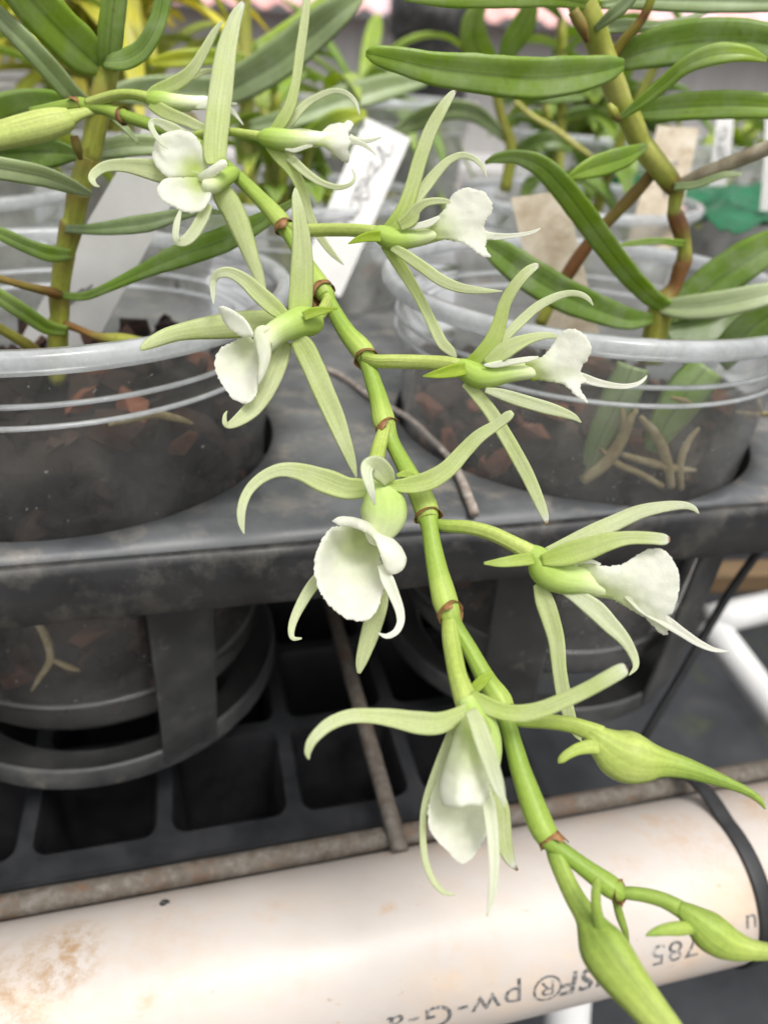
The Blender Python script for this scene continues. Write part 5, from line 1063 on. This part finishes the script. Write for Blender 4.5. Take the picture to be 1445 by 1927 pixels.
# green plastic sheet at right
g0 = ony(1395, 345, .60); mb = MB(); vs = []; n = 30
for i in range(n):
    for j in range(n):
        u, v = (i/(n-1)-.5)*.20, (j/(n-1)-.5)*.20
        h_ = .020*noise.noise(Vector((u*22, v*22, 1.))) + .010*noise.noise(Vector((u*60, v*60, 4.)))
        vs.append(g0 + EX*(u+.05) + EY*(v+.03) + EZ*(h_ - .02))
N = n*n
fs = [(i*n+j, i*n+j+1, (i+1)*n+j+1, (i+1)*n+j) for i in range(n-1) for j in range(n-1)]
mb.add(vs + [p - EZ*.0008 for p in vs], fs + [tuple(N+k for k in reversed(f)) for f in fs])
tag(mb.build('plastic_sheet', M['green_plastic']), 'crumpled green plastic sheet lying behind the pots at the right edge', 'plastic sheet')

# big black nursery pot far behind
bc = ony(815, 60, 1.45); zt = ony(815, -6, 1.45).z
bp = empty('nursery_pot', Vector((bc.x, bc.y, zt-.24)), 'large black nursery pot standing far behind the middle', 'pot')
rr = .072
mb = MB(); lathe(mb, [(.001, zt-.24), (rr*.82, zt-.24), (rr*.92, zt-.055), (rr*.93, zt-.05), (rr*.85, zt-.05), (.001, zt-.06)], bc, 48); mb.build('pot_body', M['black'], bp)
mb = MB(); ring(mb, [(rr*.90, zt-.055), (rr*1.0, zt-.055), (rr*1.02, zt), (rr*.95, zt)], bc, 48); mb.build('rim', M['black'], bp)
mb = MB(); boxpts(mb, Vector((bc.x, bc.y+.06, zt-.26)), Vector((.5, 0, 0)), Vector((0, .16, 0)), Vector((0, 0, .019)))
tb = empty('wooden_table', Vector((bc.x, bc.y, FZ)), 'grey plank table far behind that carries the black nursery pot', 'table')
mb.build('table_top', M['bench'], tb, smooth=False)
for dx in (-.44, .44):
    for dy in (-.06, .18):
        mb = MB(); boxpts(mb, Vector((bc.x+dx, bc.y+dy, (FZ+zt-.28)/2)), Vector((.02, 0, 0)), Vector((0, .02, 0)), Vector((0, 0, (zt-.28-FZ)/2))); mb.build('leg', M['bench'], tb, smooth=False)

# the house with a pink roof
hy = 6.2; ez = ony(900, 42, hy).z
house = empty('house', Vector((1., hy, FZ)), 'grey walled house with a pink corrugated roof far behind', 'house')
mb = MB(); boxpts(mb, Vector((1., hy+2.3, (FZ+ez)/2)), Vector((7., 0, 0)), Vector((0, 2., 0)), Vector((0, 0, (ez-FZ)/2))); mb.build('wall', M['wall'], house, smooth=False)
mb = MB(); vs = []; nx = 400; ny = 2
for i in range(nx):
    x = -6.4 + 14.8*i/(nx-1); w = .025*math.sin(x*2*math.pi/.2)
    for y, z in ((hy, ez+.03), (hy+2.3, ez+1.25)): vs.append((x, y, z+w))
    for y, z in ((hy+2.3, ez+1.23), (hy, ez+.01)): vs.append((x, y, z+w))
mb.add(vs, [(i*4+j, i*4+(j+1) % 4, i*4+4+(j+1) % 4, i*4+4+j) for i in range(nx-1) for j in range(4)]); mb.build('roof', M['roof'], house)

# ------------------------------------------------------------------ light, camera
w = bpy.data.worlds.new('World'); scene.world = w; w.use_nodes = True; nt = w.node_tree; nt.nodes.clear()
sky = nt.nodes.new('ShaderNodeTexSky'); sky.sky_type = 'NISHITA'; sky.sun_disc = False
SE, SA = math.radians(64), math.radians(152)      # azimuth clockwise from +Y
sky.sun_elevation = SE; sky.sun_rotation = SA; sky.dust_density = 6.; sky.air_density = 1.2; sky.ozone_density = 1.
hs = nt.nodes.new('ShaderNodeHueSaturation'); hs.inputs['Saturation'].default_value = .10
bg = nt.nodes.new('ShaderNodeBackground'); bg.inputs['Strength'].default_value = .15
wo = nt.nodes.new('ShaderNodeOutputWorld')
nt.links.new(sky.outputs[0], hs.inputs['Color']); nt.links.new(hs.outputs[0], bg.inputs[0]); nt.links.new(bg.outputs[0], wo.inputs[0])
sl = bpy.data.lights.new('sun', 'SUN'); sl.energy = 1.35; sl.angle = math.radians(15); sl.color = (1, .96, .90)
so = bpy.data.objects.new('sun', sl); COL.objects.link(so)
sd = Vector((math.sin(SA)*math.cos(SE), math.cos(SA)*math.cos(SE), math.sin(SE)))
so.rotation_euler = sd.to_track_quat('Z', 'Y').to_euler(); so.location = sd*3

cam = bpy.data.cameras.new('camera'); co = bpy.data.objects.new('camera', cam); COL.objects.link(co); scene.camera = co
co.matrix_world = Matrix(((Rt.x, Up.x, -Fw.x, 0), (Rt.y, Up.y, -Fw.y, 0), (Rt.z, Up.z, -Fw.z, 0), (0, 0, 0, 1)))
cam.sensor_fit = 'VERTICAL'; cam.sensor_height = 36.; cam.sensor_width = 27.; cam.lens = FPX/1927*36
cam.clip_start = .01; cam.clip_end = 200
cam.dof.use_dof = True; cam.dof.focus_distance = .172; cam.dof.aperture_fstop = 11.

scene.view_settings.view_transform = 'Standard'; scene.view_settings.look = 'None'; scene.view_settings.gamma = 1
scene.view_settings.exposure = .30; scene.view_settings.use_curve_mapping = False
scene.render.engine = 'CYCLES'
scene.cycles.max_bounces = 10; scene.cycles.transparent_max_bounces = 32; scene.cycles.diffuse_bounces = 4; scene.cycles.glossy_bounces = 3
scene.cycles.use_denoising = True; scene.cycles.sample_clamp_indirect = 6
